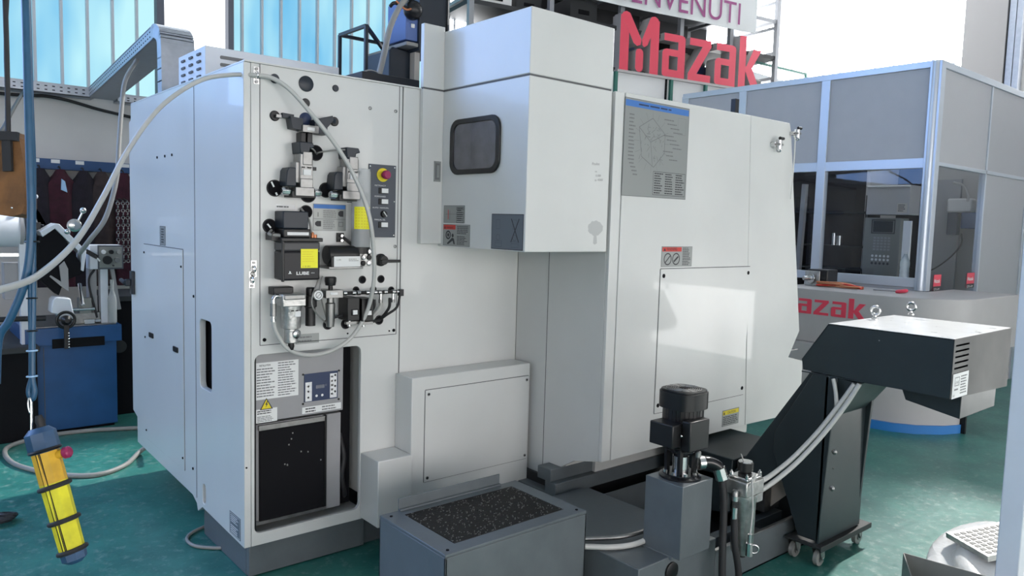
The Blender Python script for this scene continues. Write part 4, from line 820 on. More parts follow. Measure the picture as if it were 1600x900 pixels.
m = MB(); m.cyl((fc.x-.085,fc.y-.01,.46),(fc.x-.085,fc.y-.01,.44),.016,'steel'); m.tube([(fc.x-.05,fc.y,.47),(fc.x-.08,fc.y-.005,.475),(fc.x-.085,fc.y-.01,.45)],.014,'dull_steel'); m.cyl((fc.x-.085,fc.y-.01,.41),(fc.x-.085,fc.y-.01,.345),.013,'steel',n=8); m.tube([(fc.x-.085,fc.y-.01,.36),(fc.x-.085,fc.y-.02,.25),(fc.x-.06,fc.y-.03,.12),(fc.x-.055,fc.y-.03,.012)],.015,'rubber'); m.go('pressure_hose', tk)
m = MB(); m.tube([(1.42,-.60,.30),(1.25,-.9,.245),(1.10,-.90,.25),(.97,-.72,.17)],.013,'hose_clear')
pts = [PZ(.25,912,842), PZ(.255,960,840), PZ(.26,985,836), PZ(.26,1012,828)]
m = MB(); m.tube(pts, .010, 'dull_steel'); m.tube([p+V((0,-.03,0)) for p in [PZ(.25,905,850), PZ(.25,950,851), PZ(.25,985,846), PZ(.26,1013,834)]], .012, 'hose_clear'); tag(m.go('conduit_pair'), 'two pale flexible conduits lying between mesh-topped box and pump stand', 'conduit')
# ================================================================ CHIP CONVEYOR
cx0, cx1 = 2.20, 2.89
cv = thing('chip_conveyor', (2.5, -1.4, 0), 'dark green-grey chip conveyor rising to a boxy discharge head beside the machine', 'conveyor')
def xy(px, py, x=cx0): p = PX(x, px, py); return (p.y, p.z)
side = [xy(1295,505), xy(1490,533), xy(1484,625), xy(1255,577), xy(1253,562)]
yt, zt = side[0]; ye, _ = side[1]
m = MB(); m.prism([(yt,1.172),(ye,1.172),(ye,.922),(side[3][0],.938),(side[4][0],.985)], 'X', cx0, cx0+.004, 'conveyor_paint')
m.prism([(yt,1.172),(ye,1.172),(ye,.922),(side[3][0],.938),(side[4][0],.985)], 'X', cx1-.004, cx1, 'conveyor_paint')
m.box(cx0, cx1, ye, yt, 1.168, 1.174, 'top_sheet'); m.bar((cx0+.345,yt,1.17),(cx0+.345,side[4][0],.985),cx1-cx0,.004,'conveyor_paint')
vz = [1.145-.024*i for i in range(6)]
hol = [[(cx0+.02,z-.006),(cx0+.17,z-.006),(cx0+.17,z+.002),(cx0+.02,z+.002)] for z in vz]
m.prism([(cx0,.922),(cx1,.895),(cx1+.0,1.172),(cx0,1.172)], 'Y', ye-.004, ye, 'conveyor_side', holes=hol); m.box(cx0+.004,cx0+.3,ye+.02,ye+.03,1.0,1.165,'hole'); m.box(cx0+.004,cx1-.004,ye,side[4][0],.925,.93,'conveyor_paint')
m.go('discharge_head', cv)
m = MB(); m.prism([(-1.72,.93),(-1.75,.855),(ye+.002,.815),(ye+.0,.93)], 'X', cx0+.14, cx0+.56, 'conveyor_paint'); m.go('chute', cv, bev=.003)
L = Lab((cx0+.016,ye-.004,1.0), (.165,0,0), (0,0,-.098), NY, 'paper'); L = Lab((cx0+.010,ye-.005,1.025), (.17,0,0), (0,0,-.105), NY, 'paper')
L.fr(.12,.15,.42,.5,.003,'ink_grey'); L.t(.15,.42,'LNS',.012,'ink_grey',width=.04); L.lines(.5,.1,.95,.9,7,'ink_grey'); L.t(.05,.92,'ALS',.009,'ink'); L.lines(.12,.58,.4,.72,1,'ink_grey'); L.m.go('rating_plate', cv)
for px, py in ((1367,499),(1423,492)):
    p = PZ(1.174, px, py); m = MB(); m.lathe([(.016,0),(.016,.006),(.008,.012),(.008,.022)], p, (0,0,1), 'steel', 14); m.torus(p+V((0,0,.044)), (1,.25,0), .020, .007, 'steel', 20, 8); m.go('lifting_eye', cv)
m = MB(); q = PX(cx0,1374,532); m.cyl((cx0-.003,q.y,q.z),(cx0,q.y,q.z),.003,'dull_steel',n=8); m.go('rivet', cv)
m = MB()  # inclined trough
inc = [(-1.38,.95),(-1.585,.905),(-1.50,.80),(-1.12,.37),(-.70,.12),(-.5,.05),(-.5,.30),(-.86,.30),(-1.05,.40),(-1.36,.90)]
inc = [(-1.36,.935),(-1.60,.915),(-1.20,.37),(-.95,.10),(-.55,.03),(-.55,.28),(-.95,.30)]
m.prism(inc, 'X', cx0+.02, cx0+.42, 'conveyor_paint'); m.go('inclined_trough', cv, bev=.004)
m = MB(); m.box(cx0+.02, cx0+.50, -.96, -.55, .26, .40, 'conveyor_paint'); m.box(cx0+.0,cx0+.52,-.98,-.53,.395,.402,'conveyor_paint'); m.go('feed_housing', cv, bev=.004)
m = MB(); l0 = [(-1.315,.14),(-1.475,.14),(-1.50,.92),(-1.36,.92),(-1.30,.56),(-1.24,.42)][0:0] or [(-1.33,.125),(-1.47,.125),(-1.50,.90),(-1.40,.90),(-1.14,.58),(-1.10,.52),(-1.16,.46)]
m.prism([(-1.355,.125),(-1.455,.125),(-1.50,.925),(-1.38,.925),(-1.20,.60),(-1.20,.50)], 'X', cx0+.0, cx0+.02, 'conveyor_paint'); m.prism([(cx0,.115),(cx0+.415,.115),(cx0+.43,.93),(cx0,.93)], 'Y', -1.462, -1.445, 'conveyor_paint'); m.prism([(-1.355,.125),(-1.455,.125),(-1.50,.925),(-1.38,.925)], 'X', cx0+.395, cx0+.415, 'conveyor_paint'); lg = m.go('support_leg', cv, bev=.003)
for px, py in ((1304,706),(1300,763),(1302,732)):
    p = PX(cx0,px,py); m = MB(); m.lathe([(.013,0),(.013,.004),(.006,.010)] if py != 732 else [(.003,0),(.003,.002)], p, (-1,0,0), 'dull_steel', 14); m.go('bolt', lg)
m = MB(); m.box(cx0-.02, cx0+.50, -1.485, -1.30, .098, .110, 'conveyor_side'); m.box(cx0-.02,cx0+.50,-1.487,-1.480,.085,.113,'conveyor_side'); m.go('base_plate', cv, bev=.002)
for (x, y) in ((cx0+.03,-1.45),(cx0+.44,-1.44),(cx0+.03,-1.325),(cx0+.44,-1.325)):
    m = MB(); m.box(x-.03, x+.03, y-.03, y+.03, .090, .098, 'steel'); m.prism([(x-.028,.09),(x+.022,.09),(x+.012,.035),(x-.004,.035)], 'Y', y-.022, y-.018, 'dull_steel'); m.prism([(x-.028,.09),(x+.022,.09),(x+.012,.035),(x-.004,.035)], 'Y', y+.018, y+.022, 'dull_steel'); ca = m.go('caster', cv)
    m = MB(); m.lathe([(.03,-.012),(.040,-.010),(.040,.010),(.03,.012)], (x+.004,y,.040), (0,1,0), 'hose_grey', 24); m.lathe([(.02,-.016),(.02,.016)], (x+.004,y,.04), (0,1,0), 'dull_steel', 16); m.cyl((x+.004,y-.026,.04),(x+.004,y+.026,.04),.006,'steel'); m.go('wheel', ca)
def cab(pts, r, mt): return MB().tube([PX(*p) for p in pts], r, mt)
m = MB()
for dx, off in ((0,-1),(.04,7)):
    m.tube([PX(2.19,1336+off,600), PX(2.17,1313+off,632+off*.4), PX(2.12,1280+off,674+off*.5), PX(2.03,1242+off,714+off*.7), PX(1.9,1208+off,742+off*.9), V((1.77+dx,-1.36,.46-dx))], .011, 'hose_clear')
m.go('conduit', cv)
m = MB(); m.tube([PX(2.19,1302,592), PX(2.18,1306,615), PX(2.17,1308,650)], .009, 'hose_clear'); m.go('conduit', cv)
m = MB(); m.bar((2.45,-1.22,.35),(2.42,-1.05,.17),.10,.09,'beige'); m.box(2.32,2.46,-1.10,-.98,.13,.30,'dull_steel'); m.go('scraper_plate', cv)
# ================================================================ RIGHT FOREGROUND
pb = at(1571,700,2.9); pb.z = 0; dpt = (pb-CAM).dot(FW)
m = MB(); w_ = .085; r_ = RT.copy(); r_.z = 0; r_.normalize()
a = pb; m.box(a.x, a.x+.07, a.y-.078, a.y, 0, 4.0, 'white_metal'); tag(m.go('steel_post', bev=.004), 'pale grey steel post standing at the right edge in the foreground', 'post')
bx = thing('wrapped_plate', (PZ(0,1590,915).x, PZ(0,1590,915).y, 0), 'crumpled clear plastic bag around a grey slotted plate on the floor at right', 'bag')
bx.location.x += 0
o = V(bx.location)
random.seed(11)
m = MB(); n = 40; rings = []
for j in range(9):
    t = j/8; ring = []
    for i in range(n):
        a_ = 2*math.pi*i/n; rr = (1-.75*t**2.2)*(1+.10*math.sin(3*a_+j)+.06*math.sin(7*a_+2*j)); ring.append(m.bm.verts.new(V((.42*rr*math.cos(a_)-.03, .30*rr*math.sin(a_)+.04, .185*t**.6*(1+.35*max(0, math.sin(a_+.5)))+.015*math.sin(5*a_+j*1.3)*(t>0)))+o))
    rings.append(ring)
k = m.mi('plastic_bag')
for j in range(8):
    for i in range(n):
        f = m.bm.faces.new([rings[j][i],rings[j][(i+1)%n],rings[j+1][(i+1)%n],rings[j+1][i]]); f.smooth = True; f.material_index = k
f = m.bm.faces.new(rings[-1]); f.material_index = k
m.go('plastic_wrap', bx, sub=1)
m = MB(); Mx = Matrix.Translation(o+V((-.07,.05,.215))) @ Matrix.Rotation(math.radians(-32),4,'Z') @ Matrix.Rotation(math.radians(-9),4,'Y')
m.box(-.19,.19,-.13,.13,-.005,.02,'cast_alu',Mx); m.box(-.10,.15,-.10,.10,-.075,-.005,'chiller_grey',Mx); m.box(-.13,.17,-.135,-.13,-.055,.0,'chiller_grey',Mx)
for i in range(11):
    for j in range(7): m.box(-.17+i*.031,-.15+i*.031,-.11+j*.032,-.09+j*.032,.0195,.022,'hose_grey',Mx)
m.go('slotted_plate', bx)
m = MB(); A = PZ(.20,1412,864); B = PZ(.20,1522,895); d_ = (B-A).normalized(); N_ = V((d_.y,-d_.x,0)); N_ = N_ if N_.dot(CAM-A) > 0 else -N_
Mx = Matrix((d_, -N_, V((0,0,1)))).transposed().to_4x4(); Mx.translation = V((A.x,A.y,0)); LL = .62
m.box(0,LL,-.0,.004,0,.2,'console_grey',Mx)
tc = CAM-A; tc.z = 0; tc.normalize(); Af = V((A.x,A.y,0)); A2 = Af+(tc*.42+V((tc.y,-tc.x,0))*-.06*(1 if (V((tc.y,-tc.x,0))).dot(RT) < 0 else -1)); B2 = Af+d_*LL+(A2-Af); B1_ = Af+d_*LL
for p_, q_ in ((Af,A2),(B1_,B2),(A2,B2)): m.bar(p_+V((0,0,.1)), q_+V((0,0,.1)), .004, .2, 'console_grey')
m.face([Af+V((0,0,.004)),B1_+V((0,0,.004)),B2+V((0,0,.004)),A2+V((0,0,.004))],'console_grey')
tag(m.go('metal_bin'), 'open grey sheet metal bin at the bottom right corner', 'bin')
# ================================================================ OFFICE BOOTH
bX, bY, bZ = 6.03, -.36, 3.10
BX1, BY1 = 9.2, 2.40
bt = thing('office_booth', ((bX+BX1)/2, (bY+BY1)/2, 0), 'grey panelled office booth with pale blue frames and wide glazed windows', 'booth')
wy0 = -.43+.10; wyA, wyB = bY+.11, BY1-.06
zs, zh = 1.165, 2.235
mull = PX(bX, 1288, 200).y
def bxp(m, y0, y1, z0, z1, mt, d0=0, d1=.04): m.box(bX-d0, bX+d1, y0, y1, z0, z1, mt)
m = MB(); bxp(m, bY, BY1, 0, zs-.03, 'booth_panel'); bxp(m, bY, BY1, zh+.03, bZ, 'booth_panel')
m.box(bX, BX1, BY1-.04, BY1, 0, bZ, 'booth_panel'); m.box(BX1-.04, BX1, bY, BY1, 0, bZ, 'booth_dark'); m.box(bX+.04, BX1, bY+.04, BY1-.04, 0, .02, 'booth_dark')
rwx0, rwx1 = bX+.10, 7.33
m.box(bX, BX1, bY, bY+.04, 0, 1.0, 'booth_panel'); m.box(bX, BX1, bY, bY+.04, 2.23, bZ, 'booth_panel'); m.box(rwx1, BX1, bY, bY+.04, 1.0, 2.23, 'booth_panel')
m.box(bX+.05, BX1-.05, BY1-.06, BY1-.045, .02, bZ-.06, 'booth_dark'); m.box(bX+1.9,bX+1.95,bY+.05,bY+.72,.02,bZ-.06,'wall_paint'); m.box(bX+1.9, bX+1.95, bY+.75, BY1-.06, .02, bZ-.06, 'booth_dark'); m.box(bX+.1, BX1-.05, bY+.70, bY+.74, .02, 2.6, 'booth_panel') if False else None; m.box(BX1-.06,BX1-.041,bY+.05,bY+1.2,.02,bZ-.06,'wall_paint'); m.box(bX+1.2,bX+1.9,bY+1.1,bY+1.14,.02,bZ-.06,'wall_paint')
m.go('panels', bt)
m = MB()
m.box(bX-.03, bX+.06, bY-.03, bY+.07, 1.09, bZ+.02, 'booth_frame'); m.cyl((bX-.03,bY+.02,1.09),(bX-.03,bY+.02,bZ+.02),.028,'booth_frame',n=16)
bxp(m, bY, BY1, bZ-.03, bZ+.03, 'booth_frame', .02, .06); m.box(bX, BX1, bY-.02, bY+.06, bZ-.03, bZ+.03, 'booth_frame')
bxp(m, bY, BY1, zh-.045, zh+.045, 'booth_frame', .015, .05); bxp(m, bY, BY1, zs-.05, zs+.035, 'booth_frame', .015, .05)
for y in (mull, PX(bX,1161,170).y, BY1-.035): bxp(m, y-.045, y+.045, zs-.03, bZ, 'booth_frame', .018, .05)
m.box(rwx1-.03, rwx1+.0, bY-.012, bY+.05, .95, bZ, 'booth_frame'); m.box(8.55,8.60,bY-.012,bY+.05,0,bZ,'booth_frame'); m.box(bX,BX1,bY-.012,bY+.02,2.215,2.25,'booth_frame'); m.box(rwx0-.03,rwx1,bY-.01,bY+.05,.98,1.01,'booth_frame')
m.go('frame', bt, bev=.003)
m = MB(); m.box(bX+.015, bX+.021, bY+.08, BY1-.05, zs, zh, 'booth_glass'); m.go('pane', bt)
m = MB(); m.box(rwx0, rwx1-.03, bY+.015, bY+.021, 1.0, 2.22, 'booth_glass'); m.go('pane', bt)
for x, w in ((PY(bY,1468,420).x-.0,.17),(PY(bY,1520,420).x-.02,.2)):
    q = PY(bY, 1468 if w<.18 else 1522, 418); L = Lab((x-.09,bY+.010,1.23), (w,0,0), (0,0,-.15), NY, 'red_face'); L.t(.08,.5,'Mazak',.035,'paper',width=w*.8,bold=.001); L.r(0,.72,1,1,'ink'); L.t(.08,.96,'QTU-6M',.02,'paper',width=w*.75,lv=2); L.m.go('window_sticker', bt)
# small lamp standing on the booth top by the enclosure
q = PX(bX, 1147, 160)
# inside the booth
def I(px, py, X): return PX(X, px, py)
a = I(1352,340,6.9); b = I(1402,425,6.9)
con = thing('control_console', (6.95,(a.y+b.y)/2,.02), 'grey machine control console with screen and keys behind the booth window', 'control panel')
m = MB(); m.box(6.9, 7.1, b.y, a.y, .02, a.z, 'console_grey'); m.go('cabinet', con, bev=.01)
L = Lab((6.9,a.y,a.z), (0,b.y-a.y,0), (0,0,-(a.z-b.z)), (-1,0,0), 'console_grey', .004)
L.r(.25,.06,.80,.27,'screen'); L.fr(.2,.03,.86,.30,.012,'booth_dark')
for i in range(5):
    for j in range(5): L.r(.28+.1*i,.36+.055*j,.35+.1*i,.395+.055*j,'chiller_grey')
for i in range(5):
    for j in range(3): L.circ(.28+.11*i,.72+.07*j,.013,'paper' if j<2 else 'ink')
L.m.go('operator_face', con)
cb = thing('white_cabinet', (6.8,.2,1.7), 'large pale grey metal cabinet seen through the booth window above the console', 'cabinet')
a = I(1356,290,6.85); b = I(1420,336,6.85)
m = MB(); m.prism([(a.y,b.z),(b.y,b.z),(b.y,a.z),(a.y,a.z-.01)], 'X', 6.85, 7.1, 'counter_paint'); m.box(6.84,6.85,b.y,a.y,a.z-.02,a.z,'paper'); m.go('housing', cb, bev=.01)
L = Lab((6.849,b.y+.12,b.z+.12),(0,-.1,0),(0,0,-.1),(-1,0,0),'beige'); L.lines(.1,.1,.9,.9,4,'ink'); L.m.go('name_plate', cb)
m = MB(); a = I(1300,250,7.0); b = I(1345,430,7.0)
sh = thing('dark_shelf', (7.1,(a.y+b.y)/2,.02), 'dark shelving with small cups inside the booth left of the console', 'shelf')
for z in (I(1300,330,7).z, I(1300,383,7).z, I(1300,418,7).z): m.box(7.0, 7.3, b.y, a.y+.4, z-.02, z, 'rack_dark')
m.box(7.0,7.3,b.y-.03,b.y,.02,2.0,'rack_dark'); m.box(7.0,7.3,a.y+.4,a.y+.43,.02,2.0,'rack_dark'); m.go('shelves', sh)
for px, py0, py1 in ((1302,364,383),(1311,368,383)):
    p = I(px,py1,6.97+.08); t = I(px,py0,6.97+.08); k = MB(); k.lathe([(.028,0),(.028,t.z-p.z),(.022,t.z-p.z)], (p.x,p.y,I(1300,383,7).z), (0,0,1), 'steel', 16); tag(k.go('metal_cup'), 'shiny %s metal cup on the dark shelf inside the booth' % ('tall' if px==1302 else 'short'), 'cup')
p = I(1412,345,6.6); q = I(1424,345,6.6); zb_ = I(1415,395,6.6).z
m = MB(); m.box(6.6, 6.63, q.y, p.y, .021, p.z, 'paper'); tag(m.go('upright_board'), 'narrow upright white panel leaning behind the booth glass near the bottle', 'panel')
m = MB(); a = I(1252,280,6.5); m.bar((6.5,a.y,.02),(6.5,a.y-.05,2.1),.05,.05,'chiller_grey'); tag(m.go('inner_post'), 'slim grey upright inside the booth left of the mullion', 'post')
def J(px, py, y): return PX(7.6, px, py)
a = J(1480,310,.0); b = J(1518,332,.0)
dn = thing('dispenser_box', (7.6,a.y,b.z-.3), 'white rounded dispenser box with blue lower part behind the side window', 'dispenser')
m = MB(); m.box(7.6, 7.72, b.y, a.y, b.z, a.z, 'paper'); m.go('housing', dn, bev=.02)
yc_ = (a.y+b.y)/2
m = MB(); m.box(7.61,7.71,yc_+.01,a.y-.01,b.z-.24,b.z,'navy'); m.go('tank', dn, bev=.01)
m = MB(); m.box(7.61,7.71,b.y-.05,yc_-.02,b.z-.17,b.z,'blue_metal'); m.go('tank', dn, bev=.01)
q_ = J(1480,400,0); m = MB(); m.box(7.78, 7.82, q_.y-.02, q_.y+.25, .021, 2.2, 'booth_panel'); tag(m.go('inner_door'), 'grey door leaf inside the booth behind the side window', 'door')
m = MB(); m.tube([J(1420,418,.0),J(1445,425,.02),J(1475,410,.0),J(1500,385,.02),J(1503,365,.1)], .008, 'rubber'); tag(m.go('hanging_cable'), 'dark cable sagging behind the booth side window', 'cable')
m = MB(); m.tube([J(1490,285,.1),J(1505,290,.1),J(1512,305,.1),J(1512,315,.1)], .012, 'wall_paint'); tag(m.go('inner_conduit'), 'curved grey conduit above the white dispenser box', 'conduit')
# ================================================================ RECEPTION COUNTER
cz = 1.088
cp_ = [(5.14,1.7),(5.14,-.45),(5.17,-.62),(5.26,-.77),(5.40,-.88),(5.60,-.93),(6.6,-.95),(6.6,-.40),(6.0,-.40),(6.0,1.7)]
fp_ = [(5.02,1.7),(5.02,-.38),(5.06,-.57),(5.15,-.72),(5.32,-.86),(5.50,-.93),(5.52,-.5),(5.52,1.7)]
ct2 = thing('reception_counter', (5.6,.3,0), 'light grey reception counter with red lettering and a blue skirting', 'counter')
m = MB(); m.prism(cp_, 'Z', .62, cz, 'counter_paint'); m.prism([(x+.03 if x<5.9 else x, y) for x, y in fp_], 'Z', .05, .62, 'counter_paint'); m.go('body', ct2, bev=.006)
m = MB(); m.prism(fp_, 'Z', 0, .07, 'skirt_blue'); m.go('skirting', ct2)
m = MB(); m.box(5.50,5.53,-.96,-.90,0,.16,'black'); m.go('corner_guard', ct2)
# --- bold lettering, unit height 1
def caps(ax, az, bx_, bz, r, n=8):
    d = V((bx_-ax, 0, bz-az)); a0 = math.atan2(bz-az, bx_-ax); out = []
    for i in range(n+1): t = a0-math.pi/2+math.pi*i/n; out.append((bx_+r*math.cos(t), bz+r*math.sin(t)))
    for i in range(n+1): t = a0+math.pi/2+math.pi*i/n; out.append((ax+r*math.cos(t), az+r*math.sin(t)))
    return out
def rc(a, b, c, d): return [(a,b),(c,b),(c,d),(a,d)]
LET = {
 'M': (.76, [rc(0,0,.17,.93)+[], rc(.59,0,.76,.93), [(0,.90),(.04,.97),(.10,1.0),(.17,.98),(.20,.93),(.41,.56),(.40,.47),(.33,.44),(.26,.48),(.14,.70)], [(.76,.90),(.72,.97),(.66,1.0),(.59,.98),(.56,.93),(.42,.56),(.43,.47),(.47,.44),(.53,.48),(.62,.70)], caps(.38,.076,.38,.33,.075)]),
 'a': (.47, [rc(.03,.63,.40,.76), [(.40,.63),(.47,.63),(.47,.70),(.45,.74),(.40,.76)], rc(.32,0,.47,.64), rc(.08,.37,.33,.49), [(0,.06),(.0,.42),(.03,.47),(.08,.49),(.14,.49),(.14,0),(.05,0),(.01,.02)], rc(.13,0,.33,.13)]),
 'z': (.50, [rc(.02,.63,.48,.76), rc(.0,0,.49,.13), [(.0,.12),(.18,.12),(.49,.66),(.48,.70),(.30,.64)]]),
 'k': (.52, [rc(0,0,.16,.98), [(.15,.36),(.33,.76),(.52,.76),(.30,.38)], [(.15,.42),(.30,.42),(.52,0),(.33,0),(.15,.34)]]),
}
def word(text, O, U, h, depth, face, side, parent, gap=.075, nm='letter', k=1.0):
    """block letters: O baseline start on the front plane, U reading direction, letters extend behind by depth"""
    U = V(U).normalized(); B = V((0,0,1)).cross(U)*-1; B = -B if B.dot(V(O)-CAM) < 0 else B; x = 0
    for chx in text:
        w, polys = LET[chx]; m = MB()
        for iP, P_ in enumerate(polys):
            def W(p, t): return V(O)+U*((x+p[0])*h*k)+V((0,0,p[1]*h))+B*(t+(.0006*iP if t else -.0006*iP))
            m.face([W(p,0) for p in P_], face); n = len(P_)
            if depth > .01: m.face([W(p,depth) for p in P_], side)
            for i in range(n): m.face([W(P_[i],0), W(P_[(i+1)%n],0), W(P_[(i+1)%n],depth), W(P_[i],depth)], side)
        m.go(nm, parent, normals=False); x += w+gap
a = PX(5.165, 1248, 490); b = PX(5.165, 1354, 497)
zt_ = PX(5.165, 1333, 463).z; hL = .135/.78
wu = LET['a'][0]*2+LET['z'][0]+LET['k'][0]+.075*3
y0 = PX(5.165,1248,490).y; kk = (y0-PX(5.165,1354,497).y)/(wu*hL)
zb_ = PX(5.165,1260,490).z
O = V((5.137, y0, zb_+.005)); wM = (LET['M'][0]+.075)*hL*kk
word('Mazak', O+V((0,wM,0)), (0,-1,0), hL, .004, 'red_face', 'red_face', ct2, nm='lettering', k=kk)
# things on the counter
p = PZ(cz, 1411, 452); zt_ = PX(p.x, 1411, 393).z-cz
bo = thing('water_bottle', (p.x,p.y,cz), 'clear plastic water bottle with blue label on the counter', 'bottle')
m = MB(); H = zt_; m.lathe([(.036,0),(.042,.01),(.042,.12*H/.3),(.038,.13*H/.3),(.042,.14*H/.3),(.038,.17*H/.3),(.042,.19*H/.3),(.042,.22*H/.3),(.015,.275*H/.3),(.014,.285*H/.3)], (p.x,p.y,cz), (0,0,1), 'bottle_clear', 24); m.go('body', bo)
m = MB(); m.lathe([(.0425,.03),(.0425,.10)], (p.x,p.y,cz), (0,0,1), 'light_blue', 24); m.go('label_band', bo)
m = MB(); m.lathe([(.016,.283*H/.3),(.016,.3*H/.3),(.014,.302*H/.3)], (p.x,p.y,cz), (0,0,1), 'button_white', 16); m.go('cap', bo)
p = PZ(cz, 1405, 458); m = MB(); m.torus(p+V((0,-.02,.018)), (0,.2,1), .035, .016, 'red_face', 16, 8); m.bar(p+V((0,0,.015)), p+V((-.0,.22,.01)), .016, .008, 'dull_steel'); tag(m.go('red_tool'), 'small red-handled tool lying before the water bottle', 'tool')
p = PZ(cz, 1268, 446); mo = thing('small_motor', (p.x,p.y,cz), 'small black motor with square steel flange on the counter', 'motor')
m = MB(); m.box(p.x-.0, p.x+.20, p.y-.15, p.y+.05, cz, cz+.155, 'black'); m.go('body', mo, bev=.01)
m = MB(); m.box(p.x-.012, p.x, p.y-.08, p.y+.065, cz, cz+.14, 'cast_alu'); m.lathe([(.05,0),(.05,.012),(.02,.015),(.02,.09),(.014,.095)], (p.x-.012,p.y,cz+.07), (-1,.35,0), 'steel', 20); m.go('flange', mo, bev=.003)
m = MB(); m.box(p.x-.01,p.x+.1,p.y+.13,p.y+.25,cz,cz+.06,'hole'); tag(m.go('black_block'), 'black metal block on the counter left of the small motor', 'block')
random.seed(9)
c = PZ(cz, 1310, 450); m = MB()
for k_ in range(7): m.tube([c+V((random.uniform(-.03,.03),.20,.008+.006*k_)), c+V((random.uniform(-.05,.05),.05,.012+.006*k_)), c+V((random.uniform(-.05,.05),-.08,.012+.005*k_)), c+V((random.uniform(-.03,.03),-.22,.010+.006*(k_%3)))], .007, 'label_red' if k_%2 else 'copper', 8)
tag(m.go('cable_bundle'), 'bundle of reddish brown cables lying on the counter', 'cables')
# ================================================================ STORAGE RACK, SIGN, BANNER
RA = math.radians(-10.5); U = V((math.cos(RA), math.sin(RA), 0)); Bk = V((-U.y, U.x, 0))
R0 = CAM+(V((5.53,3.0,3.5))-CAM)*1.05; R0.z = 0
def RP(px, py, back=0):
    d = ray(px, py); o = R0+Bk*back; t = (o-CAM).dot(Bk)/d.dot(Bk); return CAM+d*t
def rmat(o=R0): 
    M = Matrix((U, Bk, V((0,0,1)))).transposed().to_4x4(); M.translation = V((o.x,o.y,0)); return M
MR = rmat()
def ru(px, py, back=0): return (RP(px,py,back)-R0).dot(U)
rk = thing('storage_rack', R0+U*1.0+Bk*.5, 'tall grey steel storage rack filled with dark parts behind the red sign', 'rack')
m = MB(); ups = [ru(735,20,.1), ru(860,20,.1), ru(971,20,.1), ru(1061,100,.1), ru(1141,60,.1), ru(1213,60,.1)]
for i, u in enumerate(ups):
    for v_ in (.10, .95): m.box(u-.03, u+.03, v_-.03, v_+.03, 0, 5.2, 'rack_steel', MR)
    for z in (3.4,3.75,4.1,4.45,4.8,5.15): m.box(u-.02, u+.02, .1, .95, z-.02, z+.02, 'rack_steel', MR)
m.go('uprights', rk)
for z in (2.6, 3.55, 4.05, 4.55, 5.1):
    m = MB(); m.box(ups[0]-.03, ups[-1]+.03, .08, .97, z-.05, z, 'rack_steel' if z in (4.55,5.1) else 'rack_dark', MR); m.go('shelf_board', rk)
m = MB(); m.box(ups[0], ups[-1]-.55, .92, .95, 2.6, 4.75, 'rack_dark', MR); m.go('back_board', rk)
random.seed(21); kinds = ['black crate','grey case','dark machine part','pale carton','blue bin']
boxes = []
for (px, zsh, w, h, mt, lab) in ((745,4.05-1e9,0,0,'',''),)[1:] + (
    (775,3.55,.55,.30,'rack_dark','black crate on the rack shelf above the projecting cover'), (870,3.55,.5,.32,'console_grey','dark grey case on the rack over the cover front edge'),
    (925,3.55,.35,.25,'rack_dark','low black crate on the rack left of the red letter M'), (992,3.55,.22,.42,'light_blue','blue folder box behind the red letter M'),
    (1052,3.55,.35,.36,'beige','crumpled pale carton on the rack behind the first letter a'), (1090,3.55,.5,.22,'navy','dark navy bin on the rack behind the letter z'),
    (1165,3.55,.4,.18,'console_grey','grey metal part on the rack behind the letter k'), (765,4.05,.4,.20,'paper','white basket on the rack at the far left of the upper shelf'),
    (815,4.05,.35,.2,'rack_dark','black box on the upper rack shelf beside the white basket'), (900,4.05,.4,.28,'rack_dark','black block on the upper rack shelf over the cover')):
    u = ru(px, 60, .4); m = MB(); m.box(u-w/2, u+w/2, .25, .7, zsh, zsh+h, mt, MR); m.box(u-w/2+.02,u+w/2-.02,.27,.68,zsh+h,zsh+h+.02,mt,MR); m.box(u-w*.2,u+w*.2,.24,.25,zsh+h*.4,zsh+h*.6,'hole',MR); tag(m.go('storage_box', bev=.01), lab, 'box')
random.seed(4)
for i in range(9):
    u = ru(1080+i*14, 60, .4); m = MB(); r = random.uniform(.03,.07); m.cyl(MR @ V((u,.2,3.56+r+.0)), MR @ V((u+random.uniform(-.2,.2),.75,3.56+r+random.uniform(0,.1))), r, random.choice(['dull_steel','rack_steel','rubber'])); m.torus(MR @ V((u,.2,3.56+r)), Bk, r, .012, 'dull_steel', 16, 6)
    tag(m.go('steel_roller'), 'short dark or steel roller lying on the rack behind the sign', 'roller', 'rollers on the rack shelf behind the sign')
# big red sign
sg = thing('red_sign', RP(1060,130), 'large freestanding red block letter sign on top of the white partition', 'sign')
zb_ = RP(969,108).z; zt_ = RP(975,16).z; H = zt_-zb_
uu0, uu1 = ru(969,60), ru(1190,80)
wt = LET['M'][0]+LET['a'][0]*2+LET['z'][0]+LET['k'][0]+.075*4
k = (uu1-uu0)/(wt*H)
O = R0+U*uu0; O.z = zb_
word('Mazak', O, U, H, .16, 'red_face', 'letter_side', sg, k=k)
m = MB(); m.box(uu0-.02, uu1+.02, .0, .18, zb_-.03, zb_, 'letter_side', MR); m.go('base_rail', sg)
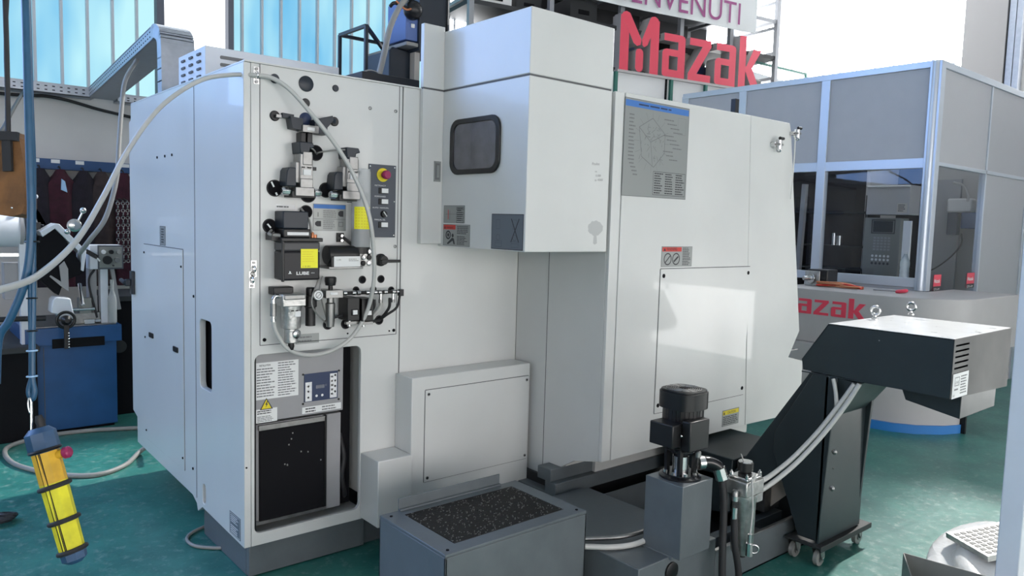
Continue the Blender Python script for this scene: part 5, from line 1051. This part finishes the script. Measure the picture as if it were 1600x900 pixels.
# banner
bn = thing('welcome_banner', RP(1060,0), 'white banner with purple welcome lettering hung on the storage rack', 'banner')
zb_ = RP(1180,53).z; zb2 = RP(970,3).z
m = MB(); ub0, ub1 = uu0-1.6, ru(1180,40); nn = 12
for i in range(nn):
    a_, c_ = ub0+(ub1-ub0)*i/nn, ub0+(ub1-ub0)*(i+1)/nn
    ya, yc = -.02+.012*math.sin(i*1.3), -.02+.012*math.sin((i+1)*1.3)
    q = [MR @ V((a_,ya,zb_)), MR @ V((c_,yc,zb_)), MR @ V((c_,yc,zb_+1.3)), MR @ V((a_,ya,zb_+1.3))]; qb = [p+Bk*.012 for p in q]
    m.face(q, 'banner', True); m.face(qb[::-1], 'banner', True); m.face([q[0],qb[0],qb[1],q[1]],'banner')
m.go('cloth', bn)
m = MB(); hT = RP(1150,5).z-RP(1149,39).z
q0, q1 = ru(960,18), ru(1153,22)
zbase = RP(1148,39).z
wd = q1-q0
m.text('BENVENUTI', MR @ V((q1-wd,-.045,zbase)), U, (0,0,1), -Bk, hT, 'purple', width=wd); m.go('lettering', bn)
# partition below the sign with green posts
pt = thing('white_partition', RP(1040,140), 'white panelled partition with green posts under the red sign', 'partition')
zt_ = RP(969,108).z-.03
m = MB(); m.box(uu0-.6, uu1+.1, .04, .08, 1.5, zt_, 'paper', MR); m.go('panel', pt)
for px in (963, 1050, 1104):
    u = ru(px, 135); k_ = MB(); k_.box(u-.02, u+.02, .0, .04, 1.5, zt_, 'green_paint', MR); k_.go('post', pt)
k_ = MB(); u = ru(1043,135); k_.box(u-.01,u+.01,.02,.045,1.5,zt_,'hole',MR); k_.box(uu0-.6,uu1+.1,.02,.16,0.0,1.5,'paper',MR); k_.go('lower_panel', pt)
m = MB()
ya = .25
for a_, c_ in (((1110,98),(1110,140)),((1259,115),(1259,135)),((1180,97),(1259,116)),((1110,98),(1180,97)),((1208,100),(1208,140))): m.bar(RP(*a_,ya), RP(*c_,ya), .03, .03, 'green_paint')
tag(m.go('green_railing'), 'thin green railing frame behind the booth top', 'railing')
m = MB(); P_ = [RP(1150,104,.5), RP(1232,128,.5), RP(1172,128,.5)]; P2 = [p+Bk*.6 for p in P_]
m.face(P_,'rack_steel'); m.face(P2[::-1],'rack_steel')
for i in range(3): m.face([P_[i],P_[(i+1)%3],P2[(i+1)%3],P2[i]],'rack_steel')
tag(m.go('dark_hood'), 'dark triangular metal hood behind the green railing', 'hood')
# small upright sensor on the enclosure top edge
m = MB(); q = PY(YE+.1, 1147, 168); m.box(q.x-.018, q.x+.018, YE+.08, YE+.11, 2.22, PY(YE+.1,1147,155).z, 'black'); m.go('sensor_post', MC)
m = MB(); q = PX(bX, 1147,170)
m = MB()
# ================================================================ CABLE TRAY
tr = thing('cable_tray', (.3,4.3,2.6), 'galvanised perforated cable tray running along the wall and slanting up to the machine', 'cable tray')
def chan(a, b, w, h, up=(0,0,1)):
    """U-shaped tray between a and b"""
    k = MB(); a, b = V(a), V(b); d = (b-a).normalized(); x = d.cross(V(up)).normalized(); z = x.cross(d); th = .006
    Mx = Matrix((x, d, z)).transposed().to_4x4(); Mx.translation = a; L = (b-a).length
    k.box(-w/2, w/2, 0, L, -h/2, -h/2+th, 'tray_metal', Mx); k.box(-w/2, -w/2+th, 0, L, -h/2, h/2, 'tray_metal', Mx); k.box(w/2-th, w/2, 0, L, -h/2, h/2, 'tray_metal', Mx); k.box(-w/2-.004,w/2+.004,0,L,h/2-.004,h/2,'tray_metal',Mx)
    n = int(L/.055)
    for i in range(n):
        y = (i+.5)*L/n
        for zz in (-.18*h, .18*h):
            k.box(-w/2-.001, -w/2+.0, y-.010, y+.010, zz-.004, zz+.004, 'hole', Mx); k.box(w/2-.0, w/2+.001, y-.010, y+.010, zz-.004, zz+.004, 'hole', Mx)
    return k
zt_ = 2.60
chan((XL+.3,4.28,zt_), (.30,4.28,zt_), .16, .085).go('wall_run', tr)
chan((.48,4.28,zt_-.02), (2.6,4.28,zt_-.02), .16, .06).go('wall_run', tr)
A = V((.36,4.22,zt_)); Bp = PX(.30, 262, 57); Bp = V((.30, Bp.y, Bp.z))
m = MB(); m.tube([(.22,4.28,zt_),(.31,4.26,zt_),A], .042, 'tray_metal', 4); m.go('elbow', tr)
chan(A, Bp, .20, .085).go('sloping_run', tr)
d_ = (Bp-A).normalized(); m = MB(); P_ = []
Cc = Bp+V((.0,-.10,-.02))
prof = [Bp+V((0,0,0)), Bp+d_*.06+V((0,0,.005)), Bp+V((0,-.14,-.03)), Bp+V((0,-.17,-.12)), Bp+V((0,-.18,-.55))]
pr = catmull(prof, 6)
for i in range(len(pr)-1): m.bar(pr[i], pr[i+1]+(pr[i+1]-pr[i])*.1, .20, .085, 'tray_metal', up=(0,.3,1) if i < 14 else (0,1,0))
m.go('drop_bend', tr)
m = MB(); m.tube([(-3,4.33,2.50),(-.5,4.30,2.52),(.0,4.3,2.54),(.4,4.3,2.47),(.9,4.33,2.42),(1.6,4.35,2.46)], .014, 'rubber'); tag(m.go('black_cable'), 'black cable sagging just below the wall cable tray', 'cable')
m = MB(); m.tube([V((PY(4.2,38,143).x,4.2,2.56)), at(18,175,4.9), at(2,205,4.2), at(-30,225,4.0)], .012, 'rubber'); tag(m.go('short_cable'), 'short black cable curving down from the tray at the left edge', 'cable')
# ================================================================ HANGING CLOTHS ON THE BLUE RAIL
WY = 4.28
a = PY(WY, 40, 250); b = PY(WY, 200, 262); zr = PY(WY,120,257).z
rl = thing('coat_rail', ((a.x+1.2)/2,WY+.05,zr), 'blue wall rail with white tags and small hooks', 'rail')
m = MB(); m.box(a.x-1.5, 1.6, WY, WY+.119, zr-.05, zr+.035, 'rail_blue'); m.go('board', rl)
for px in (55, 87, 125, 196):
    p = PY(WY, px, 250); m = MB(); m.box(p.x-.035, p.x+.03, WY-.004, WY, zr-.0, zr+.03, 'paper'); m.go('tag', rl)
specs = [(60,258,400,.11,'cloth_dark','dark overall hanging nearest the blue hoses'), (92,262,400,.13,'cloth_red','dark red overall with a blue patch hanging from the rail'), (128,262,400,.12,'cloth_dark','black overall hanging between red and brown ones'), (156,268,400,.10,'cloth_grey','brown-black overall hanging left of the chains'), (190,272,400,.09,'cloth_red','dark red overall hanging at the right end beside the machine')]
def cloth(px, py0, py1, w, mt, lab):
    p = PY(WY-.02, px, py0+14); zb_ = .95; z0 = zr-.055; m = MB(); n = 26
    rows = [(z0,.03),(z0-.05,.06),(z0-.12,w*.85),(z0-.25,w),(z0-.6,w*1.05),(zb_,w*1.08)]
    rg = []
    for z, ww in rows:
        ring = []
        for i in range(n):
            t = 2*math.pi*i/n; rr = 1+.13*math.sin(6*t+z*2)*(1 if z < z0-.1 else 0)
            ring.append(m.bm.verts.new((p.x+ww*math.cos(t)*rr, WY-.09+.06*math.sin(t)*rr, z)))
        rg.append(ring)
    k = m.mi(mt)
    for j in range(len(rg)-1):
        for i in range(n):
            f = m.bm.faces.new([rg[j][i],rg[j][(i+1)%n],rg[j+1][(i+1)%n],rg[j+1][i]]); f.material_index = k; f.smooth = True
    f = m.bm.faces.new(rg[0]); f.material_index = k; f = m.bm.faces.new(rg[-1]); f.material_index = k
    m.tube([(p.x,WY-.0,zr-.03),(p.x,WY-.05,zr-.03),(p.x,WY-.09,z0)], .006, 'black', 6)
    if 'patch' in lab: m.prism([(p.x-.01,z0-.17),(p.x+.035,z0-.19),(p.x+.02,z0-.10),(p.x-.005,z0-.08)],'Y',WY-.17,WY-.155,'light_blue')
    tag(m.go('overall'), lab, 'overalls', 'overalls hanging on the blue rail')
for s_ in specs: cloth(*s_)
random.seed(2)
for k_, px in enumerate((184, 192, 199)):
    m = MB(); p = PY(4.0, px, 318); z = p.z
    for i in range(17): m.torus((p.x, 4.0, z-i*.031), (1,0,0) if i%2 else (0,1,0), .013, .0045, 'dull_steel', 10, 5)
    m.bar((p.x,4.0,z+.02),(p.x,4.26,z+.06),.01,.01,'dull_steel')
    tag(m.go('lifting_chain'), ('%s short steel chain hanging beside the machine corner' % ('left','middle','right')[k_]).replace('short ','') , 'chain', 'chains hanging by the machine corner')
# ================================================================ BAND SAW WITH BLUE BASE
yb = 3.0
bs = thing('band_saw', (.0,3.2,0), 'blue-based horizontal band saw with dark tilted frame behind the pendant', 'band saw')
xa, xb = PY(yb,48,600).x, PY(yb,183,600).x; zt_ = PY(yb,120,510).z
m = MB(); m.box(xa, xb, yb, yb+.7, .02, zt_-.10, 'blue_metal'); m.box(xa-.03, xb+.03, yb-.03, yb+.75, zt_-.12, zt_, 'blue_metal'); q0, q1 = PY(yb,80,525), PY(yb,162,538); m.box(q0.x,q1.x,yb-.036,yb-.03,q1.z,q0.z-.02,'hole'); m.box((xa+.08),(xa+.085),yb-.002,yb,.06,zt_-.14,'seam'); m.box(xa+.02,xb-.02,yb+.01,yb+.68,0,.02,'hole'); m.go('base_cabinet', bs, bev=.004)
m = MB(); m.box(xa+.0, xb, yb+.0, yb+.7, zt_, zt_+.01, 'dull_steel')
c = PY(yb,130,500); m.box(c.x-.06,c.x+.12,yb+.05,yb+.3,zt_+.01,zt_+.09,'dull_steel'); m.box(c.x-.02,c.x+.06,yb+.02,yb+.1,zt_+.09,zt_+.2,'console_grey'); m.cyl((c.x-.08,yb+.02,zt_+.12),(c.x+.08,yb+.02,zt_+.12),.012,'steel'); m.cyl((c.x-.0,yb-.0,zt_+.15),(c.x-.0,yb+.1,zt_+.3),.014,'steel'); m.box(c.x+.08,c.x+.12,yb+.02,yb+.06,zt_+.02,zt_+.04,'steel'); m.go('vice', bs, bev=.003)
yk = yb-.08
def K(px, py, y=yk): p = PY(y, px, py); return (p.x, p.z)
m = MB(); m.prism([K(62,372),K(85,350),K(131,418),K(128,428),K(100,440),K(92,462),K(66,440),K(56,410)], 'Y', yk, yk+.16, 'hole'); sf = m.go('saw_frame', bs, bev=.006)
m = MB(); m.prism([K(62,362),K(86,349),K(92,350),K(134,392),K(130,424),K(126,422),K(127,397),K(85,357),K(66,370)], 'Y', yk-.02, yk+.17, 'white_metal'); m.go('frame_rim', sf, bev=.003)
m = MB(); m.prism([K(92,415),K(100,408),K(106,420),K(107,455),K(96,448),K(77,432),K(79,430),K(95,440)], 'Y', yk-.012, yk-.001, 'chiller_grey'); m.go('blade_guard', sf)
c = PY(yk-.03,116,352); m = MB(); m.lathe([(.045,0),(.045,.02),(.03,.03),(.0,.032)], (c.x,yk-.02,c.z), NY, 'steel', 20); m.cyl((c.x+.02,yk-.03,c.z+.02),(c.x+.05,yk-.04,c.z+.09),.008,'steel'); m.sph((c.x+.055,yk-.04,c.z+.105),.022,'steel'); m.sph((c.x-.045,yk-.04,c.z-.045),.02,'steel'); m.cyl((c.x-.02,yk-.03,c.z-.02),(c.x-.045,yk-.04,c.z-.045),.01,'steel'); m.go('handwheel', sf)
c = PY(yk,95,480); m = MB(); m.prism([K(80,468),K(85,463),K(108,465),K(112,485),K(118,500),K(95,500),K(88,490),K(78,488)], 'Y', yk-.06, yk+.1, 'white_metal'); gb = m.go('vice_bracket', bs, bev=.008)
c = PY(yk-.1,103,500); m = MB(); m.torus((c.x,yk-.10,c.z),NY,.055,.010,'black',24,8); m.lathe([(.03,-.02),(.035,.03),(.015,.06)],(c.x,yk-.09,c.z),NY,'black',16); m.bar((c.x-.05,yk-.1,c.z),(c.x+.05,yk-.1,c.z),.012,.01,'black'); m.bar((c.x,yk-.11,c.z-.03),(c.x,yk-.11,c.z-.20),.030,.014,'black')
for i in range(6): m.sph((c.x+.012,yk-.12,c.z-.09-.02*i),.006,'steel',6)
m.go('vice_handle', gb)
a, b = PY(yb,140,383), PY(yb,190,420)
m = MB(); m.box(a.x-.0, b.x, yb+.0, yb+.14, b.z, a.z, 'white_metal'); m.box(a.x+.05,b.x+.01,yb-.012,yb,b.z-.0,a.z,'panel_grey'); m.box(a.x+.058,b.x,yb-.016,yb-.012,b.z+.01,a.z-.012,'console_grey'); cb = m.go('control_box', bs, bev=.003)
for (u, v_, r, mt) in ((.18,.28,.016,'button_white'),(.52,.28,.016,'black'),(.85,.28,.016,'hose_grey'),(.35,.62,.032,'black'),(.78,.62,.02,'ink_grey'),(.6,.85,.006,'ink')):
    m = MB(); m.lathe([(r,0),(r*.9,.02)], (a.x+.058+(b.x-a.x-.058)*u,yb-.016,a.z+(b.z-a.z)*v_), NY, mt, 16); m.go('knob', cb)
m = MB(); q = PY(yb,160,430); m.bar((a.x+.10,yb+.08,zt_),(a.x+.10,yb+.08,b.z),.05,.07,'white_metal'); m.bar((a.x+.03,yb+.12,zt_),(a.x+.03,yb+.12,b.z+.01),.05,.10,'chiller_grey'); m.bar((a.x+.16,yb+.08,b.z),(b.x-.0,yb+.1,zt_+.1),.025,.03,'chiller_grey'); m.tube([(a.x+.04,yb+.05,b.z),(a.x+.0,yb+.05,b.z-.1),(a.x+.05,yb+.05,zt_+.05)],.008,'rubber'); m.go('control_post', bs)
m = MB(); m.bar(PY(yb-.05,134,392)+V((0,0,0)), PY(yb-.05,152,402), .03, .03, 'black'); m.bar(PY(yb-.06,148,399),PY(yb-.06,156,408),.01,.01,'paper'); m.go('lever', bs)
m = MB(); cc = PY(yb,22,360); m.lathe([(.0,-.01),(.10,0),(.115,.02),(.115,.35)], (cc.x+.06,yb+.05,cc.z), (-1,0,0), 'white_metal', 28, ); m.lathe([(.118,0),(.118,.02)], (cc.x+.05,yb+.05,cc.z), (-1,0,0), 'chiller_grey', 28); m.lathe([(.11,-.05),(.11,.0)],(cc.x+.06,yb+.05,cc.z),(-1,0,0),'navy_plastic',28); m.go('motor', bs)
m = MB(); s0 = PY(yb,35,350); s1 = PY(yb,55,585); m.box(PY(yb,31,450).x, PY(yb,47,450).x, yb-.02, yb+.06, .35, PY(yb,40,357).z, 'white_metal'); m.box(s0.x-.35,s0.x+.02,yb,yb+.06,PY(yb,20,397).z-.02,PY(yb,20,395).z,'steel'); m.box(PY(yb,8,420).x,PY(yb,60,420).x,yb+.06,yb+.2,PY(yb,8,470).z,PY(yb,8,412).z,'chiller_grey'); m.cyl((s0.x-.4,yb-.03,PY(yb,20,496).z),(s0.x+.12,yb-.03,PY(yb,20,499).z),.018,'rubber'); m.go('frame_post', bs, bev=.003)
m = MB(); m.prism([K(39,352),K(44,330),K(50,312),K(56,315),K(62,330),K(63,348),K(75,352),K(65,334),K(62,352),K(55,372),K(44,372)], 'Y', yb-.0, yb+.12, 'white_metal'); m.sph(PY(yb,55,307),.018,'white_metal',8); m.box(*[f(PY(yb,44,355).x,PY(yb,63,355).x) for f in (min,max)],yb-.02,yb,PY(yb,50,358).z,PY(yb,50,347).z,'black'); m.go('head_casting', bs, bev=.003)
# glass bottle on the saw table
p = V((PY(yb,177,510).x, yb+.02, zt_+.01)); hb = PY(yb,177,437).z-p.z
m = MB(); r = .031; m.lathe([(r*.9,0),(r,.006),(r,hb*.55),(r*.8,hb*.62),(r*.38,hb*.76),(r*.36,hb*.9),(r*.45,hb*.92),(r*.4,hb)], p, (0,0,1), 'tube_clear', 20); tag(m.go('glass_bottle'), 'clear bottle with milky liquid standing on the saw table', 'bottle')
m = MB(); q = p+V((-.16,0,0)); m.box(q.x-.03,q.x+.04,q.y-.02,q.y+.03,zt_+.011,zt_+.045,'steel'); tag(m.go('steel_block', bev=.003), 'small bright steel block on the saw table beside the bottle', 'block')
# dark pipes leaning in a heap at the left
for i, (p0, p1, r, lab) in enumerate((((-8,545,2.75),(40,668,3.0),.032,'black corrugated pipe leaning over the others at far left'),((-30,600,3.7),(16,645,3.5),.055,'thick dark tube end lowest at the left frame edge'),((-10,620,3.9),(30,675,3.6),.040,'dark tube lying in the middle of the heap'),((5,600,4.3),(60,668,3.9),.040,'dark tube behind the blue pendant cap'))):
    b = PZ(r, p1[0], p1[1]); a = PY(min(b.y+.45, 2.84-r) if b.y < 2.4 else b.y+.3, p0[0], p0[1]); a.z = max(a.z, r)
    m = MB(); m.cyl(a, b, r, 'rubber'); m.cyl(b, b+(b-a).normalized()*.002, r*.8, 'hole')
    if i == 0:
        for t in range(12): c = a.lerp(b, t/30); m.torus(c, b-a, r, .005, 'black', 18, 5)
    tag(m.go('black_pipe'), lab, 'pipe')
m = MB(); m.box(-1.6, -.35, 2.9, 4.1, 0, .62, 'hole'); m.box(-1.65,-.34,2.85,4.15,.62,.66,'rack_dark'); tag(m.go('dark_bench', bev=.004), 'dark workbench left of the blue saw base', 'bench')
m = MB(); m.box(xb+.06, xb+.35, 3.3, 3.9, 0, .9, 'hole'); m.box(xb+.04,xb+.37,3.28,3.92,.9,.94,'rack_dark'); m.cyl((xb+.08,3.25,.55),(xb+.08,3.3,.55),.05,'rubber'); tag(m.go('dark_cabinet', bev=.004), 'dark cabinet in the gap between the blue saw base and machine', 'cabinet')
# ================================================================ CRANE PENDANT
D = 2.05
def A(px, py, d=D): return at(px, py, d)
pd = thing('crane_pendant', A(84,770), 'yellow crane pendant with black bands and blue caps hanging from blue cables', 'pendant control')
t0, t1 = A(60,685), A(112,873); ax = (t1-t0).normalized(); 
t0b = A(70,703); Ln = (A(110,860)-t0b).length
def ring_prism(m, o, ax, r, h, mt, n=8, r2=None): m.lathe([(r,0),(r if r2 is None else r2,h)], o, ax, mt, n)
m = MB(); R_ = .0345; m.lathe([(R_,0),(R_,Ln*.32)], t0b, ax, 'pendant_orange', 8); m.lathe([(R_,Ln*.32),(R_*.92,Ln)], t0b, ax, 'pendant_yellow', 8)
side_ = ax.cross(FW).normalized(); fr_ = -(ax.cross(side_)).normalized(); fr_ = fr_ if fr_.dot(CAM-t0) > 0 else -fr_
for s_ in (-1.0,-.66,-.33,0): m.bar(t0b+fr_*(R_*.93)+side_*(s_*.010+(.004)), t0b+fr_*(R_*.86)+side_*(s_*.010+.004)+ax*Ln, .0022, .003, 'black', up=fr_)
m.go('housing', pd)
for f_, r in ((.36,R_*1.06),(.70,R_*1.03),(1.0,R_*.98)):
    m = MB(); m.torus(t0b+ax*Ln*f_, (ax+V((0,.0,.15))).normalized(), r, .0065, 'rubber', 24, 8); m.go('rubber_band', pd)
m = MB(); m.lathe([(R_*.7,-.062),(R_*1.12,-.048),(R_*1.15,-.002),(R_*1.02,.006)], t0b, ax, 'pendant_blue', 8); m.torus(t0b, ax, R_*1.08, .005, 'black', 24, 6); m.go('top_cap', pd)
m = MB(); m.lathe([(R_*.95,0),(R_*.9,.022),(R_*.5,.032)], t0b+ax*(Ln+.003), ax, 'pendant_blue', 8); m.go('bottom_cap', pd)
rt_ = side_ if side_.dot(RT) > 0 else -side_
m = MB(); c = t0b+ax*.022+rt_*R_*.8; m.lathe([(.012,0),(.012,.018)], c, rt_, 'pendant_orange', 14); m.lathe([(.010,.018),(.016,.022),(.016,.034),(.012,.038)], c, rt_, 'magenta', 16); m.go('stop_button', pd)
m = MB(); c = t0b-ax*.05; m.lathe([(.010,0),(.013,.01),(.010,.02),(.012,.03),(.008,.045)], c-ax*.0+rt_*.008, -ax, 'rubber', 12); m.go('cable_gland', pd)
m = MB(); ry = A(51,642); m.tube([A(50,660)+ (A(52,690)-A(50,660))*.0, A(49,630), A(46,622), A(44,632), A(47,645), A(50,640)], .0025, 'steel', 8); m.tube([A(49,628), A(49,680)], .003, 'steel', 8, 0); m.go('hanging_hook', pd)
hs = thing('pendant_cables', A(44,300), 'bundle of blue cables hanging from above to the yellow pendant', 'cables')
m = MB(); m.tube([A(35,-120), A(40,0), A(44,150), A(47,260), A(49,330), A(46,400), A(36,450), A(15,500), A(-2,530), A(-6,600)], .0105, 'blue_hose', 12); m.go('cable', hs)
m = MB(); m.tube([A(39,-120), A(44,0,2.06), A(48,150,2.06), A(52,260,2.06), A(52,380,2.06), A(52,470,2.06), A(51,540,2.06), A(51,590,2.06), A(54,610,2.06), A(52,622,2.06), A(48,622,2.06), A(45,610,2.06), A(50,590,2.06)], .007, 'blue_hose', 12); m.go('cable', hs)
m = MB(); m.tube([A(32,-120), A(37,0,2.06), A(42,150,2.06), A(46,260,2.06), A(48,380,2.06), A(48,470,2.06), A(49,540,2.06), A(49,590,2.06)], .007, 'blue_hose', 12); m.go('cable', hs)
for py in (378, 466, 517, 548, 588):
    c = A(50, py, 2.06); m = MB(); m.torus(c, (0,.1,1), .016 if py==378 else .012, .0025, 'black' if py < 540 else 'light_blue', 16, 6); m.go('cable_tie', hs)
# weathered wooden-brown block hanging at the left edge
hb = thing('hanging_pads', at(12,270,2.6), 'brown weathered leather pad with black strap hanging on thin dark cables', 'pad')
def G(px, py, d=2.6): return at(px, py, d)
m = MB(); P_ = [(-22,210),(2,206),(24,206),(30,216),(36,250),(38,322),(34,334),(20,338),(-6,335),(-22,330)]
fr = [G(x, y, 2.6) for x, y in P_]; bk = [p+FW*.07 for p in fr]; 
m.face(fr[::-1],'leather'); m.face(bk,'leather')
for i in range(len(fr)): m.face([fr[i],fr[(i+1)%len(fr)],bk[(i+1)%len(fr)],bk[i]],'leather')
m.go('pad', hb, bev=.006)
m = MB()
for a_, b_, w in (((12,206),(14,268),.03),((2,206),(2,214),.03),((-16,206),(-16,330),.012)): m.bar(G(*a_,2.59)-FW*.005, G(*b_,2.59)-FW*.005, w, .012, 'rubber', up=FW)
m.bar(G(-10,212,2.59)-FW*.006, G(30,214,2.59)-FW*.006, .03, .016, 'rubber', up=FW); m.go('strap', hb)
m = MB(); m.tube([G(6,-60), G(10,60), G(12,150), G(13,208)], .0085, 'rubber', 10, 3); m.tube([G(14,-60), G(9,60), G(11,150), G(11,208)], .0065, 'rubber', 10, 3); m.go('suspension_cable', hb)
m = MB(); c = G(20,325,2.59); m.sph(c-FW*.004, .004, 'steel', 6); m.go('rivet', hb)
# ================================================================ CAMERA, LIGHT, RENDER LOOK
cd = bpy.data.cameras.new('camera'); cam = bpy.data.objects.new('camera', cd); bpy.context.scene.collection.objects.link(cam)
cd.sensor_width = 36; cd.lens = F/1600*36; cd.clip_start = .05; cd.clip_end = 200
M = Matrix((RT, -DN, -FW)).transposed().to_4x4(); M.translation = CAM; cam.matrix_world = M
bpy.context.scene.camera = cam
w = bpy.data.worlds.new('world'); bpy.context.scene.world = w; w.use_nodes = True
bg = w.node_tree.nodes['Background']; bg.inputs[0].default_value = (.88,.94,1,1); bg.inputs[1].default_value = WORLD
sc = bpy.context.scene
sd = bpy.data.lights.new('sun', 'SUN'); sd.energy = SUN; sd.angle = math.radians(2.5); sd.color = (1,.97,.92)
so = bpy.data.objects.new('sun', sd); sc.collection.objects.link(so); EL = math.radians(SUN_EL)
dv = V((-math.cos(EL), -.148*math.cos(EL), -math.sin(EL))); so.rotation_euler = dv.to_track_quat('-Z', 'Y').to_euler(); so.location = (9, 1, 8)
sc.view_settings.view_transform = 'Standard'; sc.view_settings.look = 'None'; sc.view_settings.gamma = 1; sc.view_settings.use_curve_mapping = False
sc.view_settings.exposure = EXPO
